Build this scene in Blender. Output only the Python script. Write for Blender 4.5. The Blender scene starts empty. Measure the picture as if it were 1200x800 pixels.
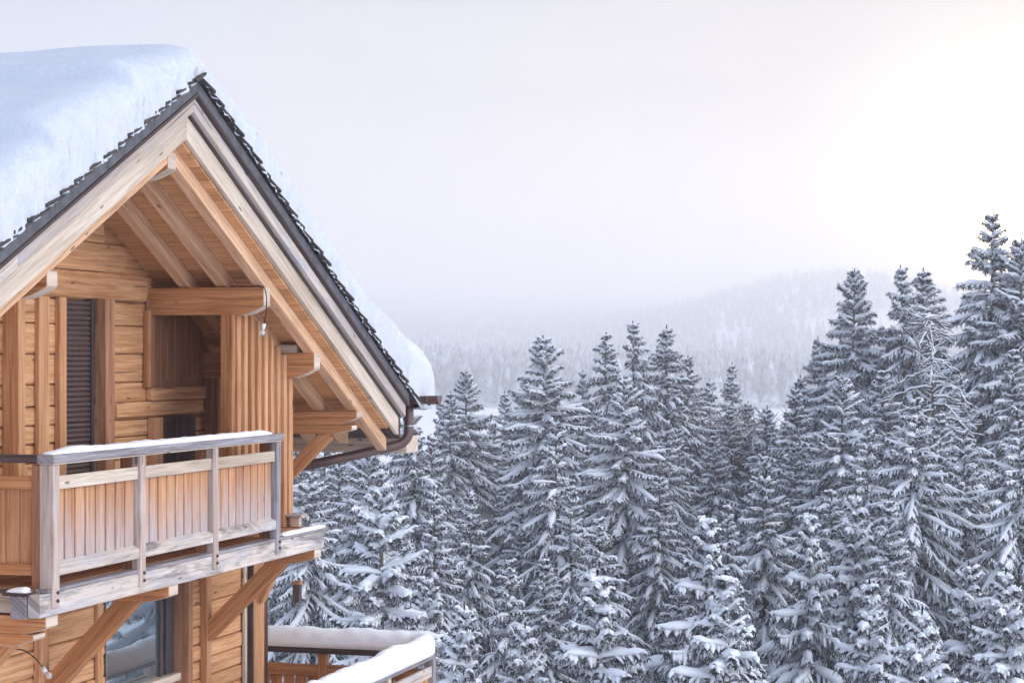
import bpy, math, random, time
import numpy as np
from mathutils import Vector, noise as mnoise
T0 = time.time()
R = math.radians
sc = bpy.context.scene
COL = sc.collection
rnd = random.Random(7)

# ------------------------------------------------------------------ materials
def new_mat(name):
    m = bpy.data.materials.new(name); m.use_nodes = True
    nt = m.node_tree; nt.nodes.clear()
    out = nt.nodes.new('ShaderNodeOutputMaterial')
    b = nt.nodes.new('ShaderNodeBsdfPrincipled')
    nt.links.new(b.outputs[0], out.inputs[0])
    return m, nt, b

def node(nt, t, **kw):
    n = nt.nodes.new(t)
    for k, v in kw.items():
        if k.startswith('i_'): n.inputs[k[2:]].default_value = v
        else: setattr(n, k, v)
    return n

def ramp(nt, fac, stops):
    n = nt.nodes.new('ShaderNodeValToRGB')
    e = n.color_ramp.elements
    while len(e) < len(stops): e.new(0.5)
    for el, (p, c) in zip(e, stops):
        el.position = p; el.color = (c[0], c[1], c[2], 1)
    nt.links.new(fac, n.inputs[0]); return n.outputs[0]

def mix(nt, fac, a, b, mode='MIX'):
    n = nt.nodes.new('ShaderNodeMix'); n.data_type = 'RGBA'; n.blend_type = mode
    for k, v in ((0, fac), (6, a), (7, b)):
        if hasattr(v, 'is_linked') or hasattr(v, 'links'): nt.links.new(v, n.inputs[k])
        elif k == 0: n.inputs[0].default_value = v
        else: n.inputs[k].default_value = (v[0], v[1], v[2], 1)
    return n.outputs[2]

def math_n(nt, op, a, b=None, clamp=False):
    n = nt.nodes.new('ShaderNodeMath'); n.operation = op; n.use_clamp = clamp
    for k, v in ((0, a), (1, b)):
        if v is None: continue
        if hasattr(v, 'links'): nt.links.new(v, n.inputs[k])
        else: n.inputs[k].default_value = v
    return n.outputs[0]

def uvmap(nt, sx, sy):
    tc = node(nt, 'ShaderNodeUVMap')
    mp = node(nt, 'ShaderNodeMapping'); mp.inputs['Scale'].default_value = (sx, sy, 1)
    nt.links.new(tc.outputs[0], mp.inputs[0]); return mp.outputs[0]

def noise_t(nt, vec, scale, detail=4, rough=0.55, dist=0.0):
    n = node(nt, 'ShaderNodeTexNoise', i_Scale=scale, i_Detail=detail, i_Roughness=rough, i_Distortion=dist)
    if vec is not None: nt.links.new(vec, n.inputs['Vector'])
    return n.outputs[0]

def wood(name, lo, mid, hi, grey=0.0, greycol=(0.42, 0.42, 0.46), knots=1.0, rough=0.75, weather=0.0, cracks=0.0, blot=0.0):
    """grain runs along UV.x (metres)"""
    gf, bf = (0.935, 0.92) if mid[1] / mid[0] > 0.8 else (0.895, 0.86)
    lo, mid, hi = [(c[0] * k_, c[1] * gf * k_, c[2] * bf * k_) for c, k_ in ((lo, 0.62), (mid, 0.80), (hi, 0.88))]
    m, nt, b = new_mat(name)
    g1 = noise_t(nt, uvmap(nt, 1.1, 26), 1.0, 6, 0.62, 0.5)
    g2 = noise_t(nt, uvmap(nt, 3.0, 130), 1.0, 3, 0.6)
    g3 = noise_t(nt, uvmap(nt, 0.22, 1.1), 1.0, 2)
    gm = math_n(nt, 'ADD', math_n(nt, 'MULTIPLY', g1, 0.65), math_n(nt, 'MULTIPLY', g2, 0.35))
    c = ramp(nt, gm, [(0.34, lo), (0.5, mid), (0.66, hi)])
    tone = ramp(nt, g3, [(0.3, (0.74, 0.70, 0.68)), (0.5, (1, 1, 1)), (0.72, (1.12, 1.12, 1.14))])
    c = mix(nt, 1.0, c, tone, 'MULTIPLY')
    if grey or weather:
        w1 = noise_t(nt, uvmap(nt, 1.1, 7), 1.0, 5, 0.65)
        fac = math_n(nt, 'MULTIPLY', math_n(nt, 'SUBTRACT', w1, 0.62 - 0.3 * grey), 5.0, True)
        fac = math_n(nt, 'MULTIPLY', fac, min(1, 0.35 + grey))
        if weather:   # rain-greyed lower part of upright boards (UV.x = height above the deck)
            uv = node(nt, 'ShaderNodeUVMap'); sp = node(nt, 'ShaderNodeSeparateXYZ'); nt.links.new(uv.outputs[0], sp.inputs[0])
            fr = math_n(nt, 'FRACT', sp.outputs[0])
            gr = math_n(nt, 'MULTIPLY', math_n(nt, 'SUBTRACT', 0.66, fr), 1.9, True)
            w2 = noise_t(nt, uvmap(nt, 1.2, 20), 1.0, 5, 0.6)
            f2 = math_n(nt, 'MULTIPLY', math_n(nt, 'ADD', gr, math_n(nt, 'MULTIPLY', math_n(nt, 'SUBTRACT', w2, 0.5), 1.7)), weather, True)
            fac = math_n(nt, 'MAXIMUM', fac, f2)
        gc = ramp(nt, g2, [(0.3, tuple(x * 0.6 for x in greycol)), (0.6, greycol), (0.75, tuple(min(1, x * 1.25) for x in greycol))])
        c = mix(nt, fac, c, gc)
        if weather:
            blk = math_n(nt, 'MULTIPLY', math_n(nt, 'SUBTRACT', 0.12, fr), 8.0, True)
            blk = math_n(nt, 'MULTIPLY', blk, math_n(nt, 'MULTIPLY', w2, 1.3, True))
            c = mix(nt, blk, c, (0.06, 0.055, 0.06))
    if knots:
        v = node(nt, 'ShaderNodeTexVoronoi', i_Scale=1.0, i_Randomness=1.0); nt.links.new(uvmap(nt, 2.1, 7.5), v.inputs['Vector'])
        kf = ramp(nt, v.outputs['Distance'], [(0.0, (1, 1, 1)), (0.07, (1, 1, 1)), (0.11, (0, 0, 0))])
        kf2 = math_n(nt, 'MULTIPLY', kf, 0.75 * knots)
        c = mix(nt, kf2, c, tuple(x * 0.35 for x in lo))
    if cracks:
        cr = noise_t(nt, uvmap(nt, 0.7, 22), 1.0, 2, 0.5)
        cf = ramp(nt, cr, [(0.30, (1, 1, 1)), (0.335, (0, 0, 0))])
        c = mix(nt, math_n(nt, 'MULTIPLY', cf, cracks), c, (0.03, 0.02, 0.02))
    if blot:     # black mould and damp stains
        bl = noise_t(nt, uvmap(nt, 0.9, 5), 1.0, 6, 0.7, 0.5)
        c = mix(nt, math_n(nt, 'MULTIPLY', math_n(nt, 'MULTIPLY', math_n(nt, 'SUBTRACT', bl, 0.5), 6.0, True), blot), c, (0.055, 0.05, 0.055))
        rust = noise_t(nt, uvmap(nt, 1.4, 3.5), 1.0, 3, 0.6)
        c = mix(nt, math_n(nt, 'MULTIPLY', math_n(nt, 'MULTIPLY', math_n(nt, 'SUBTRACT', rust, 0.6), 7.0, True), blot * 0.7), c, (0.42, 0.20, 0.09))
    nt.links.new(c, b.inputs['Base Color'])
    b.inputs['Roughness'].default_value = rough
    b.inputs['Specular IOR Level'].default_value = 0.25
    bp = node(nt, 'ShaderNodeBump', i_Strength=0.25, i_Distance=0.01)
    nt.links.new(gm, bp.inputs['Height']); nt.links.new(bp.outputs[0], b.inputs['Normal'])
    return m

def simple(name, col, rough=0.6, metallic=0.0, var=0.25, scale=6.0, bump=0.0):
    m, nt, b = new_mat(name)
    tc = node(nt, 'ShaderNodeTexCoord')
    n = noise_t(nt, tc.outputs['Object'], scale, 5, 0.6)
    c = ramp(nt, n, [(0.3, tuple(x * (1 - var) for x in col)), (0.7, tuple(min(1, x * (1 + var)) for x in col))])
    nt.links.new(c, b.inputs['Base Color'])
    b.inputs['Roughness'].default_value = rough; b.inputs['Metallic'].default_value = metallic
    if bump:
        bp = node(nt, 'ShaderNodeBump', i_Strength=bump, i_Distance=0.02)
        nt.links.new(n, bp.inputs['Height']); nt.links.new(bp.outputs[0], b.inputs['Normal'])
    return m

def snow_mat(name, fine=26.0, bump=0.25, dist=0.03):
    m, nt, b = new_mat(name)
    tc = node(nt, 'ShaderNodeTexCoord')
    n1 = noise_t(nt, tc.outputs['Object'], fine, 5, 0.6)
    n2 = noise_t(nt, tc.outputs['Object'], 3.0, 3, 0.5)
    c = ramp(nt, n2, [(0.3, (0.86, 0.875, 0.90)), (0.7, (0.91, 0.92, 0.935))])
    nt.links.new(c, b.inputs['Base Color'])
    b.inputs['Roughness'].default_value = 0.65
    b.inputs['Specular IOR Level'].default_value = 0.2
    bp = node(nt, 'ShaderNodeBump', i_Strength=bump, i_Distance=dist)
    nt.links.new(n1, bp.inputs['Height']); nt.links.new(bp.outputs[0], b.inputs['Normal'])
    return m

M = {}
M['beam'] = wood('timber_beam', (0.40, 0.17, 0.065), (0.58, 0.29, 0.125), (0.70, 0.40, 0.20), cracks=0.35)
M['rafter'] = wood('rafter_timber', (0.60, 0.36, 0.19), (0.78, 0.53, 0.33), (0.86, 0.64, 0.44), cracks=0.4)
M['post'] = wood('post_timber', (0.40, 0.29, 0.23), (0.58, 0.48, 0.42), (0.70, 0.62, 0.57), grey=0.25, greycol=(0.44, 0.42, 0.44), cracks=0.5)
M['soffit'] = wood('soffit_board', (0.60, 0.28, 0.12), (0.80, 0.46, 0.22), (0.86, 0.55, 0.30))
M['log'] = wood('log_timber', (0.50, 0.25, 0.11), (0.72, 0.42, 0.21), (0.84, 0.56, 0.32), grey=0.10, greycol=(0.62, 0.48, 0.36), cracks=0.5)
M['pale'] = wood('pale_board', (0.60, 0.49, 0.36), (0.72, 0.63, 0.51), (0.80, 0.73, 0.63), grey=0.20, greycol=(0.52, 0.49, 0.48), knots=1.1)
M['worn'] = wood('rainworn_board', (0.54, 0.46, 0.37), (0.68, 0.61, 0.53), (0.76, 0.71, 0.66), grey=0.55, greycol=(0.45, 0.44, 0.47), cracks=0.5)
M['grey'] = wood('silver_grey_timber', (0.16, 0.15, 0.16), (0.30, 0.29, 0.31), (0.47, 0.45, 0.47), grey=0.4, greycol=(0.42, 0.41, 0.45), cracks=0.7)
M['stained'] = wood('stained_board', (0.52, 0.45, 0.38), (0.68, 0.62, 0.55), (0.78, 0.74, 0.70), grey=0.5, greycol=(0.50, 0.49, 0.52), cracks=0.6, blot=0.85)
M['slat'] = wood('slat_timber', (0.48, 0.22, 0.09), (0.64, 0.36, 0.18), (0.76, 0.50, 0.30), grey=0.05, greycol=(0.6, 0.5, 0.42))
M['board'] = wood('balcony_board', (0.46, 0.20, 0.085), (0.62, 0.33, 0.16), (0.72, 0.46, 0.26), grey=0.0, weather=0.85, greycol=(0.50, 0.43, 0.43), knots=0.8)
M['brown'] = wood('brown_timber', (0.26, 0.12, 0.065), (0.40, 0.21, 0.12), (0.50, 0.30, 0.19), cracks=0.6)
M['dark'] = wood('dark_timber', (0.05, 0.035, 0.035), (0.10, 0.075, 0.075), (0.16, 0.125, 0.125), knots=0)
M['fascia'] = simple('slate_fascia', (0.085, 0.085, 0.10), 0.7, 0, 0.4, 9.0, 0.3)
M['shingle'] = simple('roof_shingle', (0.050, 0.039, 0.039), 0.8, 0, 0.6, 14.0, 0.5)
M['copper'] = simple('brown_gutter_metal', (0.13, 0.078, 0.072), 0.42, 0.35, 0.2, 5.0)
M['shutter'] = simple('shutter_brown', (0.075, 0.045, 0.043), 0.55, 0, 0.15)
M['frame'] = simple('dark_frame', (0.05, 0.042, 0.045), 0.5, 0, 0.2)
M['black'] = simple('black_rubber', (0.015, 0.015, 0.016), 0.5, 0, 0.1)
M['white'] = simple('white_plastic', (0.75, 0.75, 0.74), 0.4, 0, 0.05)
M['steel'] = simple('steel_strap', (0.55, 0.56, 0.58), 0.35, 0.9, 0.1)
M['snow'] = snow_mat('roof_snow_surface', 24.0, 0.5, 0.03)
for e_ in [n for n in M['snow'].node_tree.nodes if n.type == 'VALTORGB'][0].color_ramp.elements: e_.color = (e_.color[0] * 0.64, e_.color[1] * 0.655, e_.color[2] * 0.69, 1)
M['snowtree'] = snow_mat('bough_snow', 9.0, 0.3, 0.05)
nt = M['snowtree'].node_tree; pb_ = [n for n in nt.nodes if n.type == 'BSDF_PRINCIPLED'][0]; ob_ = [n for n in nt.nodes if n.type == 'OUTPUT_MATERIAL'][0]
tl_ = nt.nodes.new('ShaderNodeBsdfTranslucent'); tl_.inputs[0].default_value = (0.86, 0.88, 0.92, 1)
ms_ = nt.nodes.new('ShaderNodeMixShader'); ms_.inputs[0].default_value = 0.14
nt.links.new(pb_.outputs[0], ms_.inputs[1]); nt.links.new(tl_.outputs[0], ms_.inputs[2]); nt.links.new(ms_.outputs[0], ob_.inputs[0])
M['railsnow'] = snow_mat('fresh_rail_snow', 30.0, 0.35, 0.02)
M['bark'] = simple('spruce_bark', (0.10, 0.075, 0.06), 0.9, 0, 0.4, 5.0, 0.4)
m, nt, b = new_mat('spruce_needles')
tc = node(nt, 'ShaderNodeTexCoord'); n1 = noise_t(nt, tc.outputs['Object'], 7.0, 3, 0.7)
nt.links.new(ramp(nt, n1, [(0.36, (0.022, 0.025, 0.030)), (0.47, (0.045, 0.048, 0.056)), (0.54, (0.42, 0.43, 0.46)), (0.64, (0.60, 0.60, 0.62))]), b.inputs['Base Color']); b.inputs['Roughness'].default_value = 0.8
M['needle'] = m
M['twig'] = simple('reddish_twigs', (0.17, 0.11, 0.095), 0.85, 0, 0.3, 2.0)
mg, ntg, bg_ = new_mat('window_glass')
bg_.inputs['Base Color'].default_value = (0.36, 0.42, 0.47, 1); bg_.inputs['Metallic'].default_value = 0.85
bg_.inputs['Roughness'].default_value = 0.015
M['glass'] = mg
mb, ntb, bb = new_mat('bulb_glass'); bb.inputs['Base Color'].default_value = (0.9, 0.9, 0.92, 1)
bb.inputs['Roughness'].default_value = 0.05; bb.inputs['Transmission Weight'].default_value = 0.7
M['bulb'] = mb

# ------------------------------------------------------------------ objects and names
def empty(name, loc=(0, 0, 0), rz=0.0, parent=None):
    o = bpy.data.objects.new(name, None); COL.objects.link(o)
    o.location = loc; o.rotation_euler = (0, 0, rz); o.empty_display_size = 0.2
    if parent: o.parent = parent
    return o
def tag(o, label=None, cat=None, group=None, kind=None):
    if label: o['label'] = label
    if cat: o['category'] = cat
    if group: o['group'] = group
    if kind: o['kind'] = kind
    return o

class MB:
    """collects solids into one mesh, with grain UVs"""
    def __init__(self): self.v = []; self.f = []; self.uv = []
    def add(self, vs, fs, uvs):
        o = len(self.v); self.v += [tuple(x) for x in vs]
        for f in fs: self.f.append(tuple(i + o for i in f))
        self.uv += uvs
    def solid(self, ring_a, ring_b, axis_len, ch=0.004, offs=None, grain=None):
        """a prism between two matching outlines (list of 3-D points); grain along it; outline edges softened"""
        n = len(ring_a); ra = [Vector(p) for p in ring_a]; rb = [Vector(p) for p in ring_b]
        ou = rnd.uniform(0, 60) if offs is None else offs; ov = rnd.uniform(0, 60)
        ca = sum(ra, Vector()) / n; cb = sum(rb, Vector()) / n
        d = (cb - ca); Ld = d.length; d = d / Ld if Ld > 0 else Vector((0, 0, 1))
        def soften(r):
            out = []
            for i in range(n):
                p, a, b = r[i], r[i - 1], r[(i + 1) % n]
                la, lb = (a - p).length, (b - p).length
                out.append(p + (a - p) * min(0.3, ch / max(la, 1e-6)))
                out.append(p + (b - p) * min(0.3, ch / max(lb, 1e-6)))
            return out
        A, B = soften(ra), soften(rb); k = len(A)
        per = [0.0]
        for i in range(1, k): per.append(per[-1] + (A[i] - A[i - 1]).length)
        per.append(per[-1] + (A[0] - A[-1]).length)
        e = min(ch, Ld * 0.3)
        def shrink(r, c, t): return [p + (c - p) * min(0.3, ch / max((c - p).length, 1e-6)) + d * t for p in r]
        A0 = shrink(A, ca, 0); A1 = [p + d * e for p in A]; B1 = [p - d * e for p in B]; B0 = shrink(B, cb, 0)
        rows = [A0, A1, B1, B0]; us = [0, e, Ld - e, Ld]
        vs = [p for r in rows for p in r]; fs = []
        for r in range(3):
            for i in range(k):
                j = (i + 1) % k
                fs.append((r * k + i, r * k + j, (r + 1) * k + j, (r + 1) * k + i))
        fs.append(tuple(range(k - 1, -1, -1))); fs.append(tuple(3 * k + i for i in range(k)))
        g = Vector(grain).normalized() if grain else d
        h = Vector((0, 0, 1)) if abs(g.z) < 0.8 else Vector((0, 1, 0))
        a_ = g.cross(h).normalized(); b_ = a_.cross(g)
        org = ca
        co_ = [(ou + (p - org).dot(g) + (0 if grain else 0), ov + (p - org).dot(a_) * 0.83 + (p - org).dot(b_)) for p in vs]
        uvs = [co_[q] for f in fs for q in f]
        self.add(vs, fs, uvs)
    def box(self, n0, n1, s0, s1, z0, z1, axis='n', ch=0.004, offs=None):
        if axis == 'n':
            a = [(n0, s0, z0), (n0, s1, z0), (n0, s1, z1), (n0, s0, z1)]; b = [(n1, y, z) for _, y, z in a]; L = n1 - n0
        elif axis == 's':
            a = [(n0, s0, z0), (n0, s0, z1), (n1, s0, z1), (n1, s0, z0)]; b = [(x, s1, z) for x, _, z in a]; L = s1 - s0
        else:
            a = [(n0, s0, z0), (n1, s0, z0), (n1, s1, z0), (n0, s1, z0)]; b = [(x, y, z1) for x, y, _ in a]; L = z1 - z0
        self.solid(a, b, L, ch, offs)
    def prism_n(self, outline, n0, n1, ch=0.004, grain=None):      # outline in (s,z), swept along n
        self.solid([(n0, s, z) for s, z in outline], [(n1, s, z) for s, z in outline], n1 - n0, ch, None, grain)
    def prism_s(self, outline, s0, s1, ch=0.004, grain=None):      # outline in (n,z), swept along s
        self.solid([(n, s0, z) for n, z in outline], [(n, s1, z) for n, z in outline], s1 - s0, ch, None, grain)
    def plank(self, p0, p1, up, half_u, half_w, ch=0.004):   # a board between two points
        p0, p1 = Vector(p0), Vector(p1); d = (p1 - p0).normalized(); up = Vector(up)
        w = d.cross(up).normalized(); u = w.cross(d).normalized()
        c = [(-1, -1), (1, -1), (1, 1), (-1, 1)]
        self.solid([p0 + w * a * half_w + u * b * half_u for a, b in c], [p1 + w * a * half_w + u * b * half_u for a, b in c], 1, ch)
    def tube(self, pts, r, sides=10):
        pts = [Vector(p) for p in pts]; k = len(pts); vs = []; fs = []; uvs = []
        prev = None
        for i, p in enumerate(pts):
            t = (pts[min(i + 1, k - 1)] - pts[max(i - 1, 0)]).normalized()
            a = Vector((0, 0, 1)) if abs(t.z) < 0.9 else Vector((0, 1, 0))
            if prev is not None: a = prev
            x = (a - t * a.dot(t)).normalized(); prev = x; y = t.cross(x)
            rr = r[i] if isinstance(r, (list, tuple)) else r
            for j in range(sides):
                q = 2 * math.pi * j / sides; vs.append(p + x * math.cos(q) * rr + y * math.sin(q) * rr)
        for i in range(k - 1):
            for j in range(sides):
                l = (j + 1) % sides
                fs.append((i * sides + j, i * sides + l, (i + 1) * sides + l, (i + 1) * sides + j))
                uvs += [(i * .1, j * .1), (i * .1, j * .1 + .1), (i * .1 + .1, j * .1 + .1), (i * .1 + .1, j * .1)]
        fs.append(tuple(range(sides - 1, -1, -1))); uvs += [(0, 0)] * sides
        fs.append(tuple((k - 1) * sides + j for j in range(sides))); uvs += [(0, 0)] * sides
        self.add(vs, fs, uvs)
    def build(self, name, mat, parent=None, smooth=False, loc=None):
        me = bpy.data.meshes.new(name); me.from_pydata(self.v, [], self.f)
        uvl = me.uv_layers.new(name='UVMap'); uvl.data.foreach_set('uv', np.array(self.uv, dtype=np.float32).ravel())
        me.materials.append(M[mat])
        if smooth: me.polygons.foreach_set('use_smooth', [True] * len(me.polygons))
        me.update()
        # consistent outward normals
        import bmesh
        bm = bmesh.new(); bm.from_mesh(me); bmesh.ops.recalc_face_normals(bm, faces=bm.faces); bm.to_mesh(me); bm.free()
        o = bpy.data.objects.new(name, me); COL.objects.link(o)
        if parent: o.parent = parent
        if loc: o.location = loc
        return o

def np_mesh(name, verts, quads, mat, smooth=False):
    me = bpy.data.meshes.new(name)
    verts = np.asarray(verts, np.float32).reshape(-1, 3); quads = np.asarray(quads, np.int32)
    k = quads.shape[1]
    me.vertices.add(len(verts)); me.vertices.foreach_set('co', verts.ravel())
    me.loops.add(quads.size); me.loops.foreach_set('vertex_index', quads.ravel())
    me.polygons.add(len(quads)); me.polygons.foreach_set('loop_start', np.arange(0, quads.size, k, dtype=np.int32))
    try: me.polygons.foreach_set('loop_total', np.full(len(quads), k, dtype=np.int32))
    except Exception: pass
    me.materials.append(M[mat])
    if smooth: me.polygons.foreach_set('use_smooth', np.ones(len(quads), dtype=bool))
    me.update(calc_edges=True); me.validate()
    return me

# ------------------------------------------------------------------ camera and the chalet's frame
F, HOR = 2330.0, 418.0                     # focal length and horizon, in pixels of the 1200 x 800 picture
cam = bpy.data.cameras.new('camera'); co = bpy.data.objects.new('camera', cam); COL.objects.link(co)
co.location = (0, 0, 0); co.rotation_euler = (R(90), 0, 0)
cam.sensor_width = 36; cam.sensor_fit = 'HORIZONTAL'; cam.lens = 36 * F / 1200
cam.shift_y = (HOR - 400) / 1200.0
cam.clip_start = 0.5; cam.clip_end = 30000
sc.camera = co
LL = math.hypot(670, F)
E1 = (670 / LL, F / LL); E2 = (F / LL, -670 / LL)
OX, OY, OZ = (62.5 - 600) / F * 15.6, 15.6, (HOR - 533) / F * 15.6
ROT = math.atan2(E2[1], E2[0])
ZB = -7.4                                  # the chalet's foot, below the balcony rail
def hw(n, s, z): return (OX + n * E2[0] + s * E1[0], OY + n * E2[1] + s * E1[1], OZ + z)

chalet = empty('chalet', (OX, OY, OZ), ROT)
tag(chalet, 'wooden mountain chalet with balcony under a deep snowy gable roof', 'chalet')
def part(name, mb, mat, parent=chalet, label=None, smooth=False):
    o = mb.build(name, mat, parent, smooth)
    if label: o['label'] = label
    return o
def group_part(name, parent=chalet): return empty(name, (0, 0, 0), 0, parent)

SR = 2.31                                   # ridge position
def ZU(s): return 2.53 - 0.5 * abs(s - SR)  # underside of the rafters
WALL = -1.36
NB = -9.0                                   # back of the house
S_NEAR, S_FAR = -2.72, 7.34

# ---- walls of squared logs
courses = [-7.4]
while courses[-1] < 2.6: courses.append(courses[-1] + rnd.choice([0.17, 0.2, 0.235, 0.28]))
mb = MB()
for a, b in zip(courses[:-1], courses[1:]):
    half = (2.53 + 0.14 - b) / 0.5
    s0, s1 = max(S_NEAR, SR - half), min(S_FAR, SR + half)
    if s1 - s0 < 0.3: continue
    j = rnd.uniform(-0.008, 0.008)
    # a log is made of two lengths meeting at a butt joint
    cut = rnd.uniform(s0 + 0.3 * (s1 - s0), s1 - 0.3 * (s1 - s0))
    mb.box(WALL - 0.16, WALL + j, s0, cut - 0.001, a + 0.004, b - 0.004, 's', 0.014)
    mb.box(WALL - 0.16, WALL + j, cut + 0.001, s1, a + 0.004, b - 0.004, 's', 0.014)
# triangular infill right under the rafters
mb.prism_n([(SR - 5.2, ZU(SR - 5.2) - 0.3), (SR, 2.5 - 0.3), (SR + 5.2, ZU(SR + 5.2) - 0.3), (SR + 5.1, ZU(SR + 5.1) + 0.155), (SR, 2.69), (SR - 5.1, ZU(SR - 5.1) + 0.155)], WALL - 0.14, WALL - 0.03, 0.004, (0, 1, 0))
part('gable_wall', mb, 'log')
mb = MB()
for a, b in zip(courses[:-1], courses[1:]):
    if b > -0.05: break
    mb.box(NB, WALL - 0.165, S_FAR - 0.16, S_FAR - rnd.uniform(0, 0.01), a + 0.004, b - 0.004, 'n', 0.012)
    mb.box(NB, WALL - 0.165, S_NEAR, S_NEAR + 0.16, a + 0.004, b - 0.004, 'n', 0.012)
    mb.box(NB - 0.16, NB - 0.003, S_NEAR, S_FAR, a + 0.004, b - 0.004, 's', 0.012)
part('side_wall', mb, 'log')
mb = MB(); mb.prism_n([(S_NEAR, -0.2), (S_FAR, -0.2), (S_FAR, ZU(S_FAR) + .1), (SR, 2.6), (S_NEAR, ZU(S_NEAR) + .1)], NB - 0.16, NB - 0.02)
part('back_gable', mb, 'log')

# protruding header log and posts round the shutter
mb = MB(); mb.box(WALL - 0.02, WALL + 0.06, 0.35, 4.24, 1.325, 1.535, 's', 0.012); part('header_log', mb, 'log')
mb = MB()
for s0, s1, pr, z1 in ((1.54, 1.66, 0.167, 1.32), (2.10, 2.29, 0.052, 1.322), (2.47, 2.60, 0.058, 1.322)):
    mb2 = MB(); mb2.box(WALL + 0.001, WALL + pr, s0, s1, -1.04, z1, 'z', 0.006)
    part('upright_post', mb2, 'slat')
mb = MB(); mb.box(WALL + 0.001, WALL + 0.18, 3.13, 3.32, -1.04, 1.322, 'z', 0.006); part('upright_post', mb, 'brown')
# the shutter: horizontal roller slats between its two posts
sh = group_part('roller_shutter')
mb = MB(); z = -1.0
while z < 1.29:
    mb.prism_s([(WALL + 0.012, z), (WALL + 0.034, z + 0.006), (WALL + 0.040, z + 0.022), (WALL + 0.034, z + 0.040), (WALL + 0.012, z + 0.046)], 2.602, 3.085, 0.002); z += 0.048
part('shutter_slats', mb, 'shutter', sh)
mb = MB(); mb.box(WALL + 0.01, WALL + 0.06, 3.09, 3.128, -1.04, 1.32, 'z'); part('guide_rail', mb, 'frame', sh)
# vertical cladding panel and lower posts inside the loggia
mb = MB(); s = 4.30
while s < 5.55:
    w = rnd.choice([0.13, 0.15, 0.17]); mb.box(WALL + 0.012, WALL + rnd.uniform(0.03, 0.045), s + .002, s + w - 0.002, 0.46, 1.36, 'z', 0.004); s += w
part('cladding_panel', mb, 'brown')
mb = MB(); mb.box(WALL + 0.012, WALL + 0.085, 4.245, 4.297, 0.462, 1.24, 'z'); part('corner_board', mb, 'slat')
mb = MB(); mb.box(WALL + 0.005, WALL + 0.075, 4.32, 5.6, 0.325, 0.455, 's', 0.012); mb.box(WALL + 0.005, WALL + 0.05, 3.62, 5.6, 0.17, 0.318, 's', 0.012); part('rail_log', mb, 'log')
mb = MB(); mb.box(WALL + 0.01, WALL + 0.09, 4.36, 4.55, -1.04, 0.155, 'z'); part('door_post', mb, 'slat')
dr = MB(); dr.box(WALL + 0.008, WALL + 0.03, 4.56, 5.45, -1.04, 0.15, 'z'); part('loggia_door', dr, 'dark')
mb = MB(); mb.box(WALL + 0.02, WALL + 0.17, 5.70, 5.86, -1.04, 0.545, 'z'); part('loggia_post', mb, 'brown')

# ---- slatted screen at the balcony's far end
screen = group_part('slatted_screen')
mb = MB(); mb.box(-0.525, -0.40, 4.30, 4.385, -1.04, ZU(4.4) - 0.29, 'z', 0.005); part('corner_post', mb, 'beam', screen)
mb = MB(); s = 4.40
while s < 5.86:
    mb.box(-0.50, -0.455, s, s + 0.17, -1.04, ZU(s) - 0.012 - 0.085, 'z', 0.003, None); s += 0.172
part('backing_board', mb, 'slat', screen)
s = 4.455; k = 0
while s < 5.84:
    mb = MB(); mb.box(-0.453, -0.405, s, s + 0.082, -1.04, ZU(s) - 0.06, 'z', 0.005); part('batten', mb, 'slat', screen); s += 0.172
mb = MB(); mb.box(-0.52, -0.40, 5.80, 5.868, -1.04, ZU(5.9) - .02, 'z', 0.005); part('corner_post', mb, 'slat', screen)

# ---- purlins with carved ends
def purlin(name, s_c, ztop, h, n_end, w=0.17, n_in=WALL - 0.3, carve=0.09, long=0.24, mat='beam', parent=chalet):
    mb = MB(); a, b = s_c - w / 2, s_c + w / 2
    cv = []
    for q in range(7):
        f = q / 6.0; cv.append((n_end - long * f, ztop - h + carve * (1 - f) ** 1.5))
    out = [(n_in, ztop), (n_end, ztop)] + cv + [(n_in, ztop - h)]
    mb.prism_s(out, a, b, 0.004, (1, 0, 0))
    # weathered pale end grain, plus a pale strip painting light caught under the carving
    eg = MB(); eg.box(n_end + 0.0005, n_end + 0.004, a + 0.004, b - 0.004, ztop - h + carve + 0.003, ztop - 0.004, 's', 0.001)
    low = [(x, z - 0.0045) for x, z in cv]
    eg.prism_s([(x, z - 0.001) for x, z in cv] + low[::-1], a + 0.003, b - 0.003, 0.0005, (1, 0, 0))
    o = part(name, mb, mat, parent)
    part('end_grain_carve_light', eg, 'pale', o)
    return o
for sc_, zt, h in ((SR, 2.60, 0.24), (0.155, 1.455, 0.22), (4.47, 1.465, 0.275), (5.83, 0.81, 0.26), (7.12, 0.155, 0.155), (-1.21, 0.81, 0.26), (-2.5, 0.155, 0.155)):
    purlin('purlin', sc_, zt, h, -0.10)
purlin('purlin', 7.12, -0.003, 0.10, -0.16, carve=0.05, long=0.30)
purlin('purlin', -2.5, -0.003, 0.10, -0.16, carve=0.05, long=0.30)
# block above the loggia purlin, brace under the wall-plate purlin
mb = MB(); mb.box(-0.62, -0.30, 5.76, 5.90, 0.813, 0.90, 'n'); part('packing_block', mb, 'pale')
for sp in (7.12, -2.5):
    mb = MB(); mb.plank((WALL + 0.02, sp, -0.95), (-0.47, sp, -0.10), (0, 0, 1), 0.07, 0.06); part('brace', mb, 'beam')

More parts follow.
